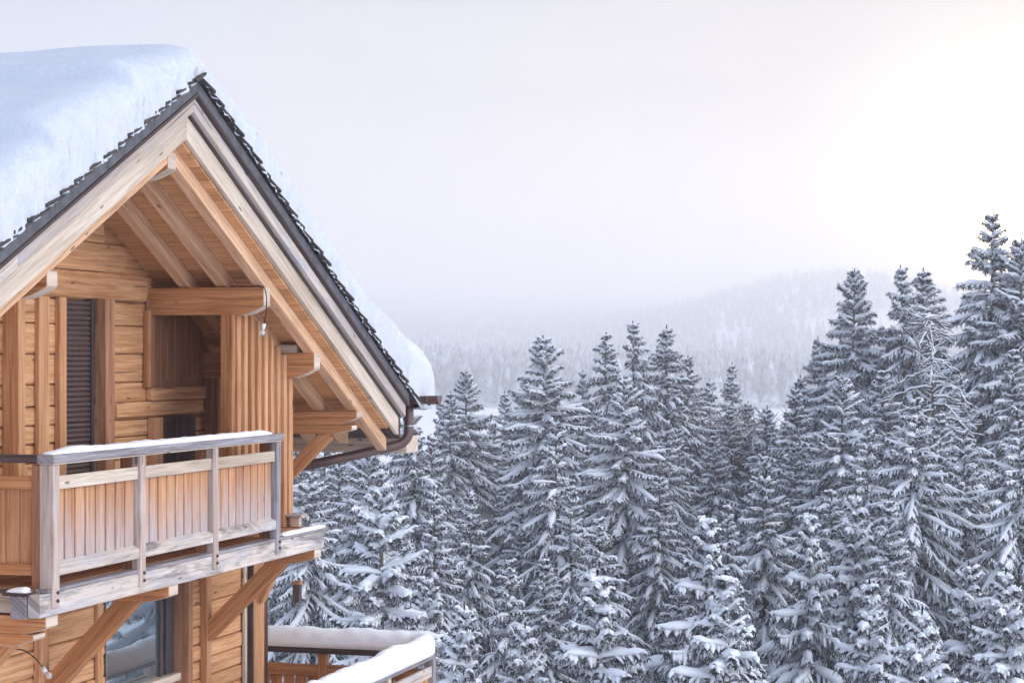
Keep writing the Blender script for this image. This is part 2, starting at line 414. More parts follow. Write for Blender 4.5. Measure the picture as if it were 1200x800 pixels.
# ---- rafters
for nn in (-0.16, -0.57, -0.98, -1.9, -2.7, -3.5, -4.3, -5.1, -5.9, -6.7, -7.5, -8.3):
    for sg in (1, -1):
        e = 5.72 if nn > -0.3 else 5.55
        a, b = SR + sg * 0.004, SR + sg * e
        mb = MB()
        x0, x1 = nn - 0.06, nn + 0.06
        mb.solid([(x0, a, ZU(a) + 0.002), (x1, a, ZU(a) + 0.002), (x1, a, ZU(a) + 0.155), (x0, a, ZU(a) + 0.155)],
                 [(x0, b, ZU(b) + 0.002), (x1, b, ZU(b) + 0.002), (x1, b, ZU(b) + 0.155), (x0, b, ZU(b) + 0.155)], 1, 0.005)
        part('rafter', mb, 'rafter')

# ---- roof: soffit boards, bargeboards, slate fascia, shingles
roof = group_part('roof')
for sg in (1, -1):
    mb = MB(); t = 0.0
    while t < 5.45:
        w = 0.19
        a, b = SR + sg * (t + 0.0015), SR + sg * min(t + w - 0.0015, 5.5)
        mb.prism_n([(a, ZU(a) + 0.158), (b, ZU(b) + 0.158), (b, ZU(b) + 0.19), (a, ZU(a) + 0.19)], NB - 0.5, -0.002, 0.003); t += w
    part('soffit', mb, 'soffit', roof)
    def rake(name, n0, n1, lo, hi, e0, e1, mat, cut=0.0, seg=None):
        a = SR + sg * 0.0015; segs = seg or [(e0, e1)]
        mbx = MB()
        for x0, x1 in segs:
            p, q = SR + sg * max(x0, 0.0015), SR + sg * x1
            mbx_out = [(p, ZU(p) + lo), (q, ZU(q) + lo), (q, ZU(q) + hi), (p, ZU(p) + hi)]
            # grain along the slope: sweep the cross-section along s
            mbx.solid([(n0, p, ZU(p) + lo), (n1, p, ZU(p) + lo), (n1, p, ZU(p) + hi), (n0, p, ZU(p) + hi)],
                      [(n0, q, ZU(q) + lo), (n1, q, ZU(q) + lo), (n1, q, ZU(q) + hi), (n0, q, ZU(q) + hi)], 1, 0.004)
        return part(name, mbx, mat, roof)
    rake('lower_bargeboard', 0.0, 0.05, 0.188, 0.40, 0, 5.72, 'pale')
    rake('dark_batten', 0.051, 0.075, 0.395, 0.425, 0, 5.72, 'dark')
    rake('upper_bargeboard', 0.06, 0.12, 0.43, 0.56, 0, 5.78, 'worn', seg=[(0, 3.05), (3.053, 5.78)])
    rake('drip_strip', 0.10, 0.165, 0.565, 0.595, 0, 5.80, 'dark')
    rake('fascia', 0.10, 0.15, 0.598, 0.715, 0, 5.82, 'fascia', seg=[(i * 0.85, i * 0.85 + 0.846) for i in range(6)] + [(5.1, 5.82)])
    # roof deck
    mb = MB(); a, b = SR + sg * 0.004, SR + sg * 5.85
    mb.prism_n([(a, ZU(a) + 0.20), (b, ZU(b) + 0.20), (b, ZU(b) + 0.705), (a, ZU(a) + 0.705)], NB - 0.5, 0.03)
    part('roof_deck', mb, 'dark', roof)
    # shingles: two overlapping layers of small tilted slabs along the rake and the eave
    mb = MB(); t = -0.02; k = 0
    while t < 5.95:
        ln = rnd.uniform(0.21, 0.24)
        p0 = t; p1 = t + ln + 0.05
        nn = 0.205 + rnd.uniform(-0.014, 0.014)
        z0 = ZU(SR + p0) + 0.722 + rnd.uniform(-.002, .003); z1 = ZU(SR + p1) + 0.722 + 0.034 + rnd.uniform(-0.003, 0.005)
        s0, s1 = SR + sg * max(p0, 0.002), SR + sg * p1
        mb.solid([(-0.3, s0, z0), (nn, s0, z0), (nn, s0, z0 + 0.016), (-0.3, s0, z0 + 0.016)],
                 [(-0.3, s1, z1), (nn, s1, z1 - rnd.uniform(0, .006)), (nn, s1, z1 + 0.026), (-0.3, s1, z1 + 0.026)], 1, 0.003)
        t += ln
    part('shingles', mb, 'shingle', roof)
    if sg == 1:
        mb = MB(); mb.solid([(0.23, SR - 0.16, 3.20), (0.23, SR + 0.03, 3.29), (0.23, SR + 0.04, 3.315), (0.23, SR - 0.16, 3.225)], [(-0.5, SR - 0.16, 3.20), (-0.5, SR + 0.03, 3.29), (-0.5, SR + 0.04, 3.315), (-0.5, SR - 0.16, 3.225)], 1)
        part('ridge_shingle', mb, 'shingle', roof)

# eave boards, gutter, downpipe
for sg in (1, -1):
    e = SR + sg * 6.16
    mb = MB(); mb.box(NB - 0.5, 0.0, min(e, e + sg * 0.42), max(e, e + sg * 0.42), ZU(e) + 0.17, ZU(e) + 0.37, 'n'); part('eave_board', mb, 'pale', roof)
def gutter_run(sg):
    s_c = SR + sg * 6.20; zc = 0.305
    g = group_part('gutter')
    mb = MB(); vs, fs = [], []; N = 10
    ends = [0.40, NB - 0.5]
    ra, rb = [], []
    for i in range(N + 1):
        a = math.pi * i / N; ra.append((-math.cos(a) * 0.10, -math.sin(a) * 0.10))
    for i in range(N, -1, -1):
        a = math.pi * i / N; rb.append((-math.cos(a) * 0.094, -math.sin(a) * 0.094))
    out = ra + rb
    mb.prism_n([(s_c + x, zc + y) for x, y in out], NB - 0.5, 0.40, 0.001)
    mb.prism_n([(s_c + x, zc + y) for x, y in ra], 0.385, 0.40, 0.001)
    part('channel', mb, 'copper', g)
    for nn in (0.13, 0.27, -0.5, -1.2):
        mb = MB(); mb.tube([(nn, s_c + math.cos(math.pi * i / 10) * 0.106, zc - math.sin(math.pi * i / 10) * 0.108) for i in range(11)], 0.011, 6); part('bracket', mb, 'copper', g, smooth=True)
    return g
gutter_run(1); gutter_run(-1)
dp = group_part('downpipe')
mb = MB()
pp = [(0.02, 8.49, 0.25), (0.02, 8.49, 0.05), (0.02, 8.485, -0.12)]
for i in range(1, 9):
    a = R(80) * i / 8; pp.append((0.02 - 0.17 * (1 - math.cos(a)), 8.485 - 0.12 * (1 - math.cos(a)), -0.12 - 0.17 * math.sin(a)))
pp += [(-0.55, 8.10, -0.40), (-1.42, 7.52, -0.60)]
mb.tube(pp, 0.058, 14); part('pipe', mb, 'copper', dp, smooth=True)
mb = MB(); mb.tube([(-1.42, 7.52, -0.60), (-1.44, 7.50, -0.75), (-1.44, 7.46, -7.3)], 0.066, 12); part('lower_pipe', mb, 'copper', dp, smooth=True)
mb = MB(); mb.tube([(0.02, 8.485, -0.045), (0.02, 8.485, -0.060)], 0.064, 14); mb.tube([(-0.21, 8.345, -0.31), (-0.228, 8.333, -0.314)], 0.064, 14); part('strap', mb, 'steel', dp, smooth=True)

# ---- balcony
bal = group_part('balcony')
def rail_cap(name, mbx, mat): return part(name, mbx, mat, bal)
mb = MB(); mb.box(-0.14, 0.012, -0.012, 4.66, -0.068, -0.002, 's', 0.006); rail_cap('handrail', mb, 'grey')
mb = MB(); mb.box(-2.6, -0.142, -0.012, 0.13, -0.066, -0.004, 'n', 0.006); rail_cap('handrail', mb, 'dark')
mb = MB(); mb.box(-0.125, 0.004, 0.0, 4.64, -0.078, -0.070, 's', 0.002); rail_cap('rail_underlay', mb, 'pale')
posts = [0.0, 1.50, 3.0, 4.50]
for i, s in enumerate(posts):
    w = 0.105
    mb = MB(); mb.box(-0.125 if i == 0 else -0.085, 0.0, s, s + w, -1.205, -0.08, 'z', 0.006)
    part('post', mb, 'post' if i < 3 else 'grey', bal)
    mb = MB(); mb.box(-0.20, -0.128 if i == 0 else -0.088, s + 0.012, s + w - 0.012, -1.16, -0.08, 'z', 0.005); part('post_block', mb, 'brown', bal)
    for bz in (-1.15, -1.085):
        mb = MB(); mb.tube([(0.0, s + w * .6, bz), (0.014, s + w * .6, bz)], 0.014, 8); part('bolt', mb, 'dark', bal)
for a, b in zip(posts[:-1], posts[1:]):
    s0, s1 = a + 0.107, b - 0.004
    mb = MB(); mb.box(-0.052, -0.022, s0, s1, -0.278, -0.172, 's', 0.004); part('upper_rail', mb, 'pale', bal)
    mb = MB(); mb.prism_s([(-0.06, -0.955), (-0.006, -0.955), (-0.006, -0.872), (-0.06, -0.842)], s0, s1, 0.004); part('lower_rail', mb, 'stained', bal)
    nb = 8; pitch = (s1 - s0) / nb
    for k in range(nb):
        x = s0 + k * pitch
        mb = MB(); mb.box(-0.086 + rnd.uniform(-0.003, 0.003), -0.056, x + rnd.uniform(0.010, 0.015), x + pitch - rnd.uniform(0.010, 0.015), -0.925, -0.19, 'z', 0.005, offs=rnd.randint(0, 50) + 0.06)
        part('infill_board', mb, 'board', bal)
    mb = MB(); mb.box(-0.098, -0.088, s0, s1, -0.90, -0.20, 'z', 0.002); part('backing_strip', mb, 'dark', bal)
# near side of the balcony
mb = MB(); mb.box(-2.6, -0.205, 0.03, 0.06, -0.278, -0.172, 'n', 0.004); part('upper_rail', mb, 'beam', bal)
mb = MB(); mb.box(-2.6, -0.205, 0.025, 0.065, -0.955, -0.865, 'n', 0.004); part('lower_rail', mb, 'beam', bal)
x = -0.21
while x > -2.5:
    w = 0.125
    mb = MB(); mb.box(x - w + 0.004, x - 0.003, 0.064, 0.088, -0.90, -0.25, 'z', 0.005); part('infill_board', mb, 'slat', bal); x -= w
# deck: boards, edge beam, near beam
mb = MB(); x = -0.135
while x > WALL + 0.1:
    mb.box(x - 0.128, x, -0.10, 5.90, -1.075, -1.045, 's', 0.004); x -= 0.134
part('deck', mb, 'brown', bal)
mb = MB(); mb.box(-0.132, -0.012, -0.06, 5.93, -1.078, -1.052, 's', 0.005); part('deck_edge', mb, 'grey', bal)
mb = MB(); mb.box(-0.13, -0.022, -0.17, 5.85, -1.262, -1.081, 's', 0.006); part('edge_beam', mb, 'stained', bal)
mb = MB(); mb.box(-2.6, -0.36, -0.02, 0.10, -1.25, -1.081, 'n', 0.006); part('near_beam', mb, 'pale', bal)
mb = MB(); mb.box(-2.6, -0.14, -0.13, -0.103, -1.08, -1.05, 'n', 0.004); part('near_edge', mb, 'dark', bal)
mb = MB(); mb.box(-0.27, -0.135, -0.19, -0.07, -1.27, -1.09, 's', 0.006); part('beam_stub', mb, 'grey', bal)
mb = MB(); mb.box(-0.33, -0.11, -0.21, -0.06, -1.088, -1.068, 'n', 0.004); part('stub_cap', mb, 'dark', bal)
# end post of the far railing on the deck
mb = MB(); mb.box(-0.36, -0.26, 5.72, 5.80, -1.04, -0.935, 'z'); part('stub_post', mb, 'pale', bal)
mb = MB(); mb.box(-0.42, -0.22, 5.68, 5.83, -0.932, -0.905, 'n'); part('stub_post_cap', mb, 'worn', bal)
# cantilever beams and their braces
for s in (0.06, 2.24, 5.72):
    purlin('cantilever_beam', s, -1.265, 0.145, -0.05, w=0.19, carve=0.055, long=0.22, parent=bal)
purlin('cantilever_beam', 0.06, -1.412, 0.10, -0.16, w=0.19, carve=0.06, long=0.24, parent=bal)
for s in (2.24, 5.72):
    mb = MB(); mb.plank((WALL + 0.03, s, -2.22 if s > 3 else -2.30), (-0.42, s, -1.36), (0, 0, 1), 0.085, 0.075); part('brace', mb, 'beam', bal)
mb = MB(); mb.plank((WALL + 0.03, 0.06, -2.4), (-0.42, 0.06, -1.46), (0, 0, 1), 0.08, 0.075); part('brace', mb, 'beam', bal)

# ---- lower storey: posts, window
for s0, s1, pr, mt in ((2.08, 2.25, 0.07, 'slat'), (3.24, 3.34, 0.045, 'slat'), (5.61, 5.74, 0.08, 'slat'), (4.90, 5.0, 0.21, 'brown')):
    mb = MB(); mb.box(WALL + 0.002, WALL + pr, s0, s1, -3.8, -1.415 if s1 > 5.5 and s0 > 5.5 else -1.28, 'z', 0.006); part('upright_post', mb, mt)
mb = MB(); mb.box(WALL + 0.012, WALL + 0.11, 6.815, 7.11, -7.3, -1.05, 'z', 0.006); part('house_corner_post', mb, 'slat')
mb = MB(); mb.plank((WALL + 0.10, 6.97, -2.0), (-0.9, 6.97, -1.3), (0, 0, 1), 0.06, 0.06); part('brace', mb, 'slat')
mb = MB(); mb.box(WALL + 0.012, WALL + 0.05, 6.70, 6.76, -3.8, -1.10, 'z'); part('trim_board', mb, 'pale')
mb = MB(); mb.box(WALL + 0.012, WALL + 0.108, 6.785, 6.812, -3.8, -1.10, 'z'); part('trim_board', mb, 'dark')
win = group_part('window')
mb = MB(); mb.box(WALL + 0.014, WALL + 0.024, 3.44, 4.56, -2.5, -1.30, 'z', 0.001); part('pane', mb, 'glass', win)
mb = MB(); mb.box(WALL + 0.012, WALL + 0.055, 4.56, 4.62, -2.5, -1.29, 'z'); mb.box(WALL + 0.012, WALL + 0.05, 4.70, 4.88, -2.5, -1.29, 'z'); part('window_frame', mb, 'frame', win)
mb = MB(); mb.box(WALL + 0.012, WALL + 0.12, 3.43, 5.0, -2.58, -2.503, 's'); part('sill', mb, 'pale', win)

# ---- bare bulbs on cables
def bulb(root_p, pts, end, label):
    r = empty('bare_bulb', hw(*end)); r.rotation_euler = (0, 0, ROT); tag(r, label, 'light bulb')
    E_ = Vector(end); rel = lambda p: tuple(Vector(p) - E_)
    mb = MB(); mb.tube([rel(p) for p in pts], 0.006, 6); mb.build('cable', 'black', r, True)
    d = (Vector(pts[-1]) - Vector(pts[-2])).normalized(); e = Vector(pts[-1]) - E_
    mb = MB(); mb.tube([e, e + d * 0.055], 0.02, 10); mb.build('socket', 'white', r, True)
    mb = MB(); mb.tube([e + d * (0.055 + 0.075 * i / 8) for i in range(9)], [0.014, 0.016, 0.022, 0.028, 0.031, 0.030, 0.024, 0.014, 0.003], 12); mb.build('glass', 'bulb', r, True)
bulb(None, [(-0.45, 4.37, 1.475), (-0.14, 4.37, 1.472), (-0.075, 4.37, 1.45), (-0.055, 4.37, 1.36), (-0.06, 4.37, 1.22), (-0.085, 4.37, 1.10)], (-0.085, 4.37, 1.10), 'bare bulb on a black cable at the carved purlin end above the balcony')
bulb(None, [(-1.34, 1.75, -1.82), (-1.25, 1.75, -1.83), (-1.14, 1.75, -1.90), (-1.08, 1.75, -1.97)], (-1.08, 1.75, -1.97), 'bare bulb on a bent black cable on the lower log wall')

# ---- hanging lantern under the far cantilever beam
E_ = (-0.28, 5.72, -1.84)
lan = empty('hanging_lantern', hw(*E_)); lan.rotation_euler = (0, 0, ROT); tag(lan, 'small dark wooden lantern hanging before the snowy spruces below the deck', 'lantern')
mb = MB(); mb.box(-0.037, 0.037, -0.04, 0.04, 0, 0.19, 'z'); mb.build('body', 'dark', lan)
mb = MB(); mb.solid([(-0.055, -0.06, 0.192), (0.055, -0.06, 0.192), (0.055, 0.06, 0.192), (-0.055, 0.06, 0.192)], [(-0.04, -0.04, 0.225), (0.04, -0.04, 0.225), (0.04, 0.04, 0.225), (-0.04, 0.04, 0.225)], 1); mb.build('lid', 'brown', lan)
mb = MB(); mb.tube([(0, 0, 0.225), (0, 0, 0.43)], 0.003, 5); mb.build('wire', 'black', lan)

# ---- terrace and its railing, lower right of the chalet
TN, TS, TZ = 0.20, 8.9, -2.80
ter = MB(); ter.box(WALL + 0.02, TN + 0.05, 4.0, TS + 0.05, -3.95, -3.82, 's'); part('terrace_floor', ter, 'brown')
for n_, s_ in ((TN - 0.1, TS - 0.1), (TN - 0.1, 6.4), (WALL + 0.3, TS - 0.1)):
    mb = MB(); mb.box(n_ - 0.08, n_ + 0.08, s_ - 0.08, s_ + 0.08, -9.5, -3.955, 'z'); part('terrace_post', mb, 'brown')
tr = empty('terrace_railing', hw(TN, TS, -3.82)); tr.rotation_euler = (0, 0, ROT)
tag(tr, 'wooden terrace railing with upright planks and thick snow on its rail', 'railing')
def tpart(name, mb, mat):
    mb.v = [(x - TN, y - TS, z + 3.82) for x, y, z in mb.v]; return mb.build(name, mat, tr)
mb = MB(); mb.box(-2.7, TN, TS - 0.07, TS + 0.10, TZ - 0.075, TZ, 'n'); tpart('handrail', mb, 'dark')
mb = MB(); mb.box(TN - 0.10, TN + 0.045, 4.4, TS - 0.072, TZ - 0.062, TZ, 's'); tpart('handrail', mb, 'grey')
mb = MB(); mb.box(-2.7, TN - 0.1, TS, TS + 0.05, TZ - 0.36, TZ - 0.22, 'n'); tpart('upper_rail', mb, 'beam')
mb = MB(); mb.box(-2.7, TN - 0.1, TS, TS + 0.05, TZ - 0.95, TZ - 0.85, 'n'); tpart('lower_rail', mb, 'beam')
for n_ in (-1.30, TN - 0.11):
    mb = MB(); mb.box(n_, n_ + 0.11, TS - 0.02, TS + 0.09, -3.82, TZ - 0.077, 'z'); tpart('post', mb, 'beam' if n_ < -1 else 'grey')
x = -2.6
while x < TN - 0.22:
    mb = MB(); mb.box(x, x + 0.14, TS + 0.052, TS + 0.078, TZ - 0.92, TZ - 0.24, 'z'); tpart('plank', mb, 'beam'); x += 0.163
mb = MB(); mb.box(TN - 0.055, TN - 0.015, 4.4, TS - 0.03, TZ - 0.30, TZ - 0.17, 's'); tpart('upper_rail', mb, 'worn')
for s_ in (7.3, 5.8):
    mb = MB(); mb.box(TN - 0.10, TN - 0.012, s_, s_ + 0.10, -3.82, TZ - 0.064, 'z'); tpart('post', mb, 'pale')
y = 4.5
while y < TS - 0.15:
    mb = MB(); mb.box(TN - 0.082, TN - 0.058, y, y + 0.135, TZ - 0.95, TZ - 0.22, 'z'); tpart('plank', mb, 'slat'); y += 0.146

# ------------------------------------------------------------------ snow lying on the chalet
def grid_obj(name, P, mat, fill=True):
    """P: (I,J,3) surface in the chalet's frame, closed by its own shape"""
    I, J = P.shape[:2]
    idx = np.arange(I * J).reshape(I, J)
    q = np.stack([idx[:-1, :-1], idx[1:, :-1], idx[1:, 1:], idx[:-1, 1:]], -1).reshape(-1, 4)
    me = np_mesh(name, P.reshape(-1, 3), q, mat, True)
    import bmesh
    bm = bmesh.new(); bm.from_mesh(me)
    bmesh.ops.remove_doubles(bm, verts=bm.verts, dist=1e-5)
    bed = [e for e in bm.edges if e.is_boundary]
    if bed and fill: bmesh.ops.holes_fill(bm, edges=bed, sides=0)
    bmesh.ops.recalc_face_normals(bm, faces=bm.faces)
    bm.to_mesh(me); bm.free()
    o = bpy.data.objects.new(name, me); COL.objects.link(o)
    o.location = (OX, OY, OZ); o.rotation_euler = (0, 0, ROT)
    return o

def nz(x, y, z=0.0): return mnoise.noise((x, y, z))
def sstep(a, b, x):
    t = min(1, max(0, (x - a) / (b - a))); return t * t * (3 - 2 * t)
def roof_top(s): return ZU(s) + 0.745
# section: list of (root point, outer point) from near eave round to far eave
SEC = []
def eave_end(sg):
    e = SR + sg * 6.13; zr = roof_top(e) + 0.0
    pts = [(0.10, -0.05), (0.45, -0.085), (0.76, -0.07), (0.92, 0.04), (1.00, 0.20), (0.97, 0.38), (0.86, 0.54), (0.66, 0.68), (0.40, 0.78)]
    return [((e, zr - 0.05), (e + sg * a, zr + b)) for a, b in pts]
near = eave_end(-1); far = eave_end(1)
SEC += near
N = 240
ds = np.linspace(-5.75, 5.75, N)
ledges = (0.36, 1.33)
for d in ds:
    s = SR + d
    T = 0.48 + 0.25 * sstep(4.4, 5.6, abs(d)) - 0.15 * math.exp(-(d / 1.0) ** 2)
    zroof = 2.53 + 0.785 - 0.5 * (math.sqrt(d * d + 0.45 ** 2) - 0.06)
    if d < 0:
        for lg in (1.18, 2.53):
            x = -d - lg
            T += 0.0 if x > 0.05 else (0.13 * (1 - x / 0.05) if x > 0 else 0.13 * math.exp(-(x / 0.8) ** 2))
    SEC.append(((s, roof_top(s) - 0.02), (s, max(zroof, roof_top(s)) + T - 0.03)))
SEC += far[::-1]
prof = []
for k in range(15):
    a = R(90) * k / 14
    prof.append((0.185 - 0.48 * (1 - math.cos(a)) ** 1.3, math.sin(a) ** 0.6))
n_in = prof[-1][0]
ns = list(np.concatenate([n_in - np.linspace(0.05, 1.5, 24), n_in - np.linspace(1.7, 9.0, 30)]))
P = np.zeros((len(SEC), len(prof) + len(ns) + 9, 3))
for i, ((rs, rz), (qs, qz)) in enumerate(SEC):
    cols = [(n, t, 1.0 - 0.75 * (k / 14.0) ** 2) for k, (n, t) in enumerate(prof)] + [(n, 1.0, 0.2) for n in ns]
    back = cols[-1][0]
    cols += [(back - 0.4 * math.sin(R(90) * k / 8), math.cos(R(90) * k / 8), 0.2) for k in range(1, 10)]
    for j, (n, t, rough) in enumerate(cols):
        if j >= len(prof) + len(ns) + 9: break
        t2 = max(t, 0.0)
        s_, z_ = rs + (qs - rs) * t2, rz + (qz - rz) * t2
        L = qz - rz
        amp = rough * math.sin(math.pi * min(1, 0.15 + 0.85 * t2)) if t2 < 0.98 else 0.0
        big = 0.035 * nz(s_ * 0.9, n * 0.9, 3.1) * t2
        lump = (0.022 * nz(s_ * 5.0, n * 5.0, z_ * 5) + 0.022 * nz(s_ * 12, n * 12, z_ * 12) + 0.015 * nz(s_ * 27, n * 27, z_ * 27)) * amp
        nn = n + (lump if t2 > 0.02 else 0.5 * lump)
        P[i, j] = (nn, s_ + 0.3 * lump, z_ + big + 0.4 * lump)
# finer sampling along the section for the rough rim
def refine(P, k):
    I = P.shape[0]; t = np.linspace(0, I - 1, (I - 1) * k + 1); a = np.floor(t).astype(int).clip(0, I - 2); f = (t - a)[:, None, None]
    return P[a] * (1 - f) + P[a + 1] * f
P = refine(P, 2)
for i in range(P.shape[0]):
    for j in range(0, len(prof) + 3):
        n, s_, z_ = P[i, j]; w = 1.0 - 0.8 * (j / (len(prof) + 3)) ** 1.5
        P[i, j, 0] += w * (0.030 * nz(s_ * 14, n * 14, z_ * 14 + 7) + 0.026 * nz(s_ * 32, n * 30, z_ * 32))
        P[i, j, 2] += 0.6 * w * (0.030 * nz(s_ * 14, n * 14 + 9, z_ * 14) + 0.020 * nz(s_ * 34, n * 34 + 9, z_ * 34))
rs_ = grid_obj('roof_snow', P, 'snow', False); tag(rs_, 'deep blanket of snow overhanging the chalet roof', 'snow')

def snow_bar(name, path, width, height, label, overhang=0.0, seed=0, taper=(0.15, 0.15), res=14, skew=None):
    """a rounded bar of snow along a path of (n,s,z) points"""
    pts = [Vector(p) for p in path]; rows = []
    lens = [0]
    for a, b in zip(pts[:-1], pts[1:]): lens.append(lens[-1] + (b - a).length)
    tot = lens[-1]; K = max(10, int(tot / 0.05))
    for k in range(K + 1):
        l = tot * k / K; j = max(i for i in range(len(lens) - 1) if lens[i] <= l + 1e-9)
        f = (l - lens[j]) / (lens[j + 1] - lens[j]); p = pts[j].lerp(pts[j + 1], f)
        tg = Vector((0, 0, 0))
        for (i, j2) in ((max(0, l - 0.12), min(tot, l + 0.12)),):
            def at(x):
                jj = max(i2 for i2 in range(len(lens) - 1) if lens[i2] <= x + 1e-9); ff = (x - lens[jj]) / (lens[jj + 1] - lens[jj]); return pts[jj].lerp(pts[jj + 1], min(1, ff))
            tg = (at(j2) - at(i)).normalized()
        side = tg.cross(Vector((0, 0, 1))).normalized()
        e = min(1, max(0.0, l / taper[0])) if taper[0] else 1; e2 = min(1, (tot - l) / taper[1]) if taper[1] else 1
        sc1 = math.sqrt(max(0, 1 - (1 - e) ** 2)) * math.sqrt(max(0, 1 - (1 - e2) ** 2))
        h = height * sc1 * (1 + 0.22 * nz(l * 1.3, seed) + 0.1 * nz(l * 5, seed + 3)); w = width * (0.55 + 0.45 * sc1)
        row = []
        for q in range(res + 1):
            a = math.pi * q / res
            x = math.cos(a); y = math.sin(a) ** 0.7
            pt = p + side * (x * w * (1 + 0.12 * math.sin(a))) + Vector((0, 0, y * h + 0.001))
            pt += Vector((nz(pt.x * 9, pt.y * 9, pt.z * 9 + seed), nz(pt.x * 9 + 5, pt.y * 9, pt.z * 9), nz(pt.x * 8, pt.y * 8 + 3, pt.z * 8))) * 0.012 * min(1, y * 3)
            row.append(tuple(pt))
        rows.append(row)
    o = grid_obj(name, np.array(rows), 'railsnow'); tag(o, label, 'snow'); return o
snow_bar('rail_snow', [(-0.066, 0.02, 0.0), (-0.066, 3.9, -0.002), (-0.066, 4.45, -0.002)], 0.073, 0.045, 'thin strip of snow on the balcony handrail', seed=1, taper=(0.5, 0.45))
snow_bar('ledge_snow', [(-0.06, 4.75, -1.05), (-0.06, 5.90, -1.05)], 0.05, 0.035, 'narrow strip of snow on the far end of the deck edge', seed=2)
snow_bar('stub_snow', [(-0.32, -0.135, -1.067), (-0.13, -0.135, -1.067)], 0.06, 0.045, 'little cap of snow on the beam stub under the balcony corner', seed=4, taper=(0.15, 0.05))
snow_bar('terrace_snow', [(-2.7, TS + 0.015, TZ + 0.001), (TN - 0.25, TS + 0.015, TZ + 0.001), (TN - 0.08, TS - 0.05, TZ + 0.001), (TN - 0.03, TS - 0.3, TZ + 0.001), (TN - 0.03, 4.4, TZ + 0.001)], 0.115, 0.235, 'thick rounded snow cap along the terrace rail and round its corner', seed=9, taper=(0.1, 0.1), res=18)

# ------------------------------------------------------------------ terrain
def ground(x, y):
    x = np.asarray(x, float); y = np.asarray(y, float)
    def st(a, b, v):
        t = np.clip((v - a) / (b - a), 0, 1); return t * t * (3 - 2 * t)
    z = -8.6 - 19.0 * st(16, 48, y + 0.25 * x)
    z = z + 13 * st(700, 1500, y)
    z = z + 152 * np.clip((y - 1500) / 3600, 0, 1.05) ** 1.3
    hill = 78 * np.exp(-((x - 420) / 210) ** 2 - ((y - 2600) / 520) ** 2)
    z = z + hill
    z = z + st(900, 2200, y) * (5 * np.sin(x / 310 + 1) * np.sin(y / 420) + 3 * np.sin(x / 130 + y / 170))
    z = z + 0.5 * np.sin(x / 9.0) * np.cos(y / 11.0) * st(20, 60, y)
    return z
ys = np.concatenate([np.linspace(-250, 0, 10), np.linspace(5, 140, 46), np.linspace(150, 1200, 30), np.linspace(1250, 5300, 90)])
xs = np.concatenate([np.linspace(-5200, -420, 50), np.linspace(-400, -70, 14), np.linspace(-60, 90, 40), np.linspace(105, 400, 14), np.linspace(430, 5200, 60)])
X, Y = np.meshgrid(xs, ys, indexing='ij'); Z = ground(X, Y)
idx = np.arange(X.size).reshape(X.shape)
q = np.stack([idx[:-1, :-1], idx[1:, :-1], idx[1:, 1:], idx[:-1, 1:]], -1).reshape(-1, 4)
M['ground'] = snow_mat('snowy_ground_surface', 1.5, 0.3, 0.1)
go = bpy.data.objects.new('snowy_ground', np_mesh('snowy_ground', np.stack([X, Y, Z], -1), q, 'ground', True)); COL.objects.link(go); tag(go, kind='structure')

# ------------------------------------------------------------------ snow-laden spruces
rg = np.random.default_rng(11)
def tubes(paths, radii, sides, top=0.8, bot=0.35, wide=1.0, lift=0.0, cap=True):
    B, N, _ = paths.shape
    t = np.gradient(paths, axis=1); t /= np.linalg.norm(t, axis=2, keepdims=True) + 1e-9
    up = np.array([0, 0, 1.0]); side = np.cross(t, up); side /= np.linalg.norm(side, axis=2, keepdims=True) + 1e-6
    u2 = np.cross(side, t)
    a = np.arange(sides) * 2 * math.pi / sides + 0.3
    ca, sa = np.cos(a) * wide, np.where(np.sin(a) > 0, np.sin(a) * top, np.sin(a) * bot)
    V = paths[:, :, None, :] + radii[:, :, None, None] * (side[:, :, None, :] * ca[None, None, :, None] + u2[:, :, None, :] * (sa[None, None, :, None] + lift))
    idx = np.arange(B * N * sides).reshape(B, N, sides); nx = np.roll(idx, -1, axis=2)
    q = np.stack([idx[:, :-1], nx[:, :-1], nx[:, 1:], idx[:, 1:]], -1).reshape(-1, 4)
    return V.reshape(-1, 3), q
def join(parts):
    vs, qs, o = [], [], 0
    for v, q in parts: vs.append(v); qs.append(q + o); o += len(v)
    return np.concatenate(vs), np.concatenate(qs)

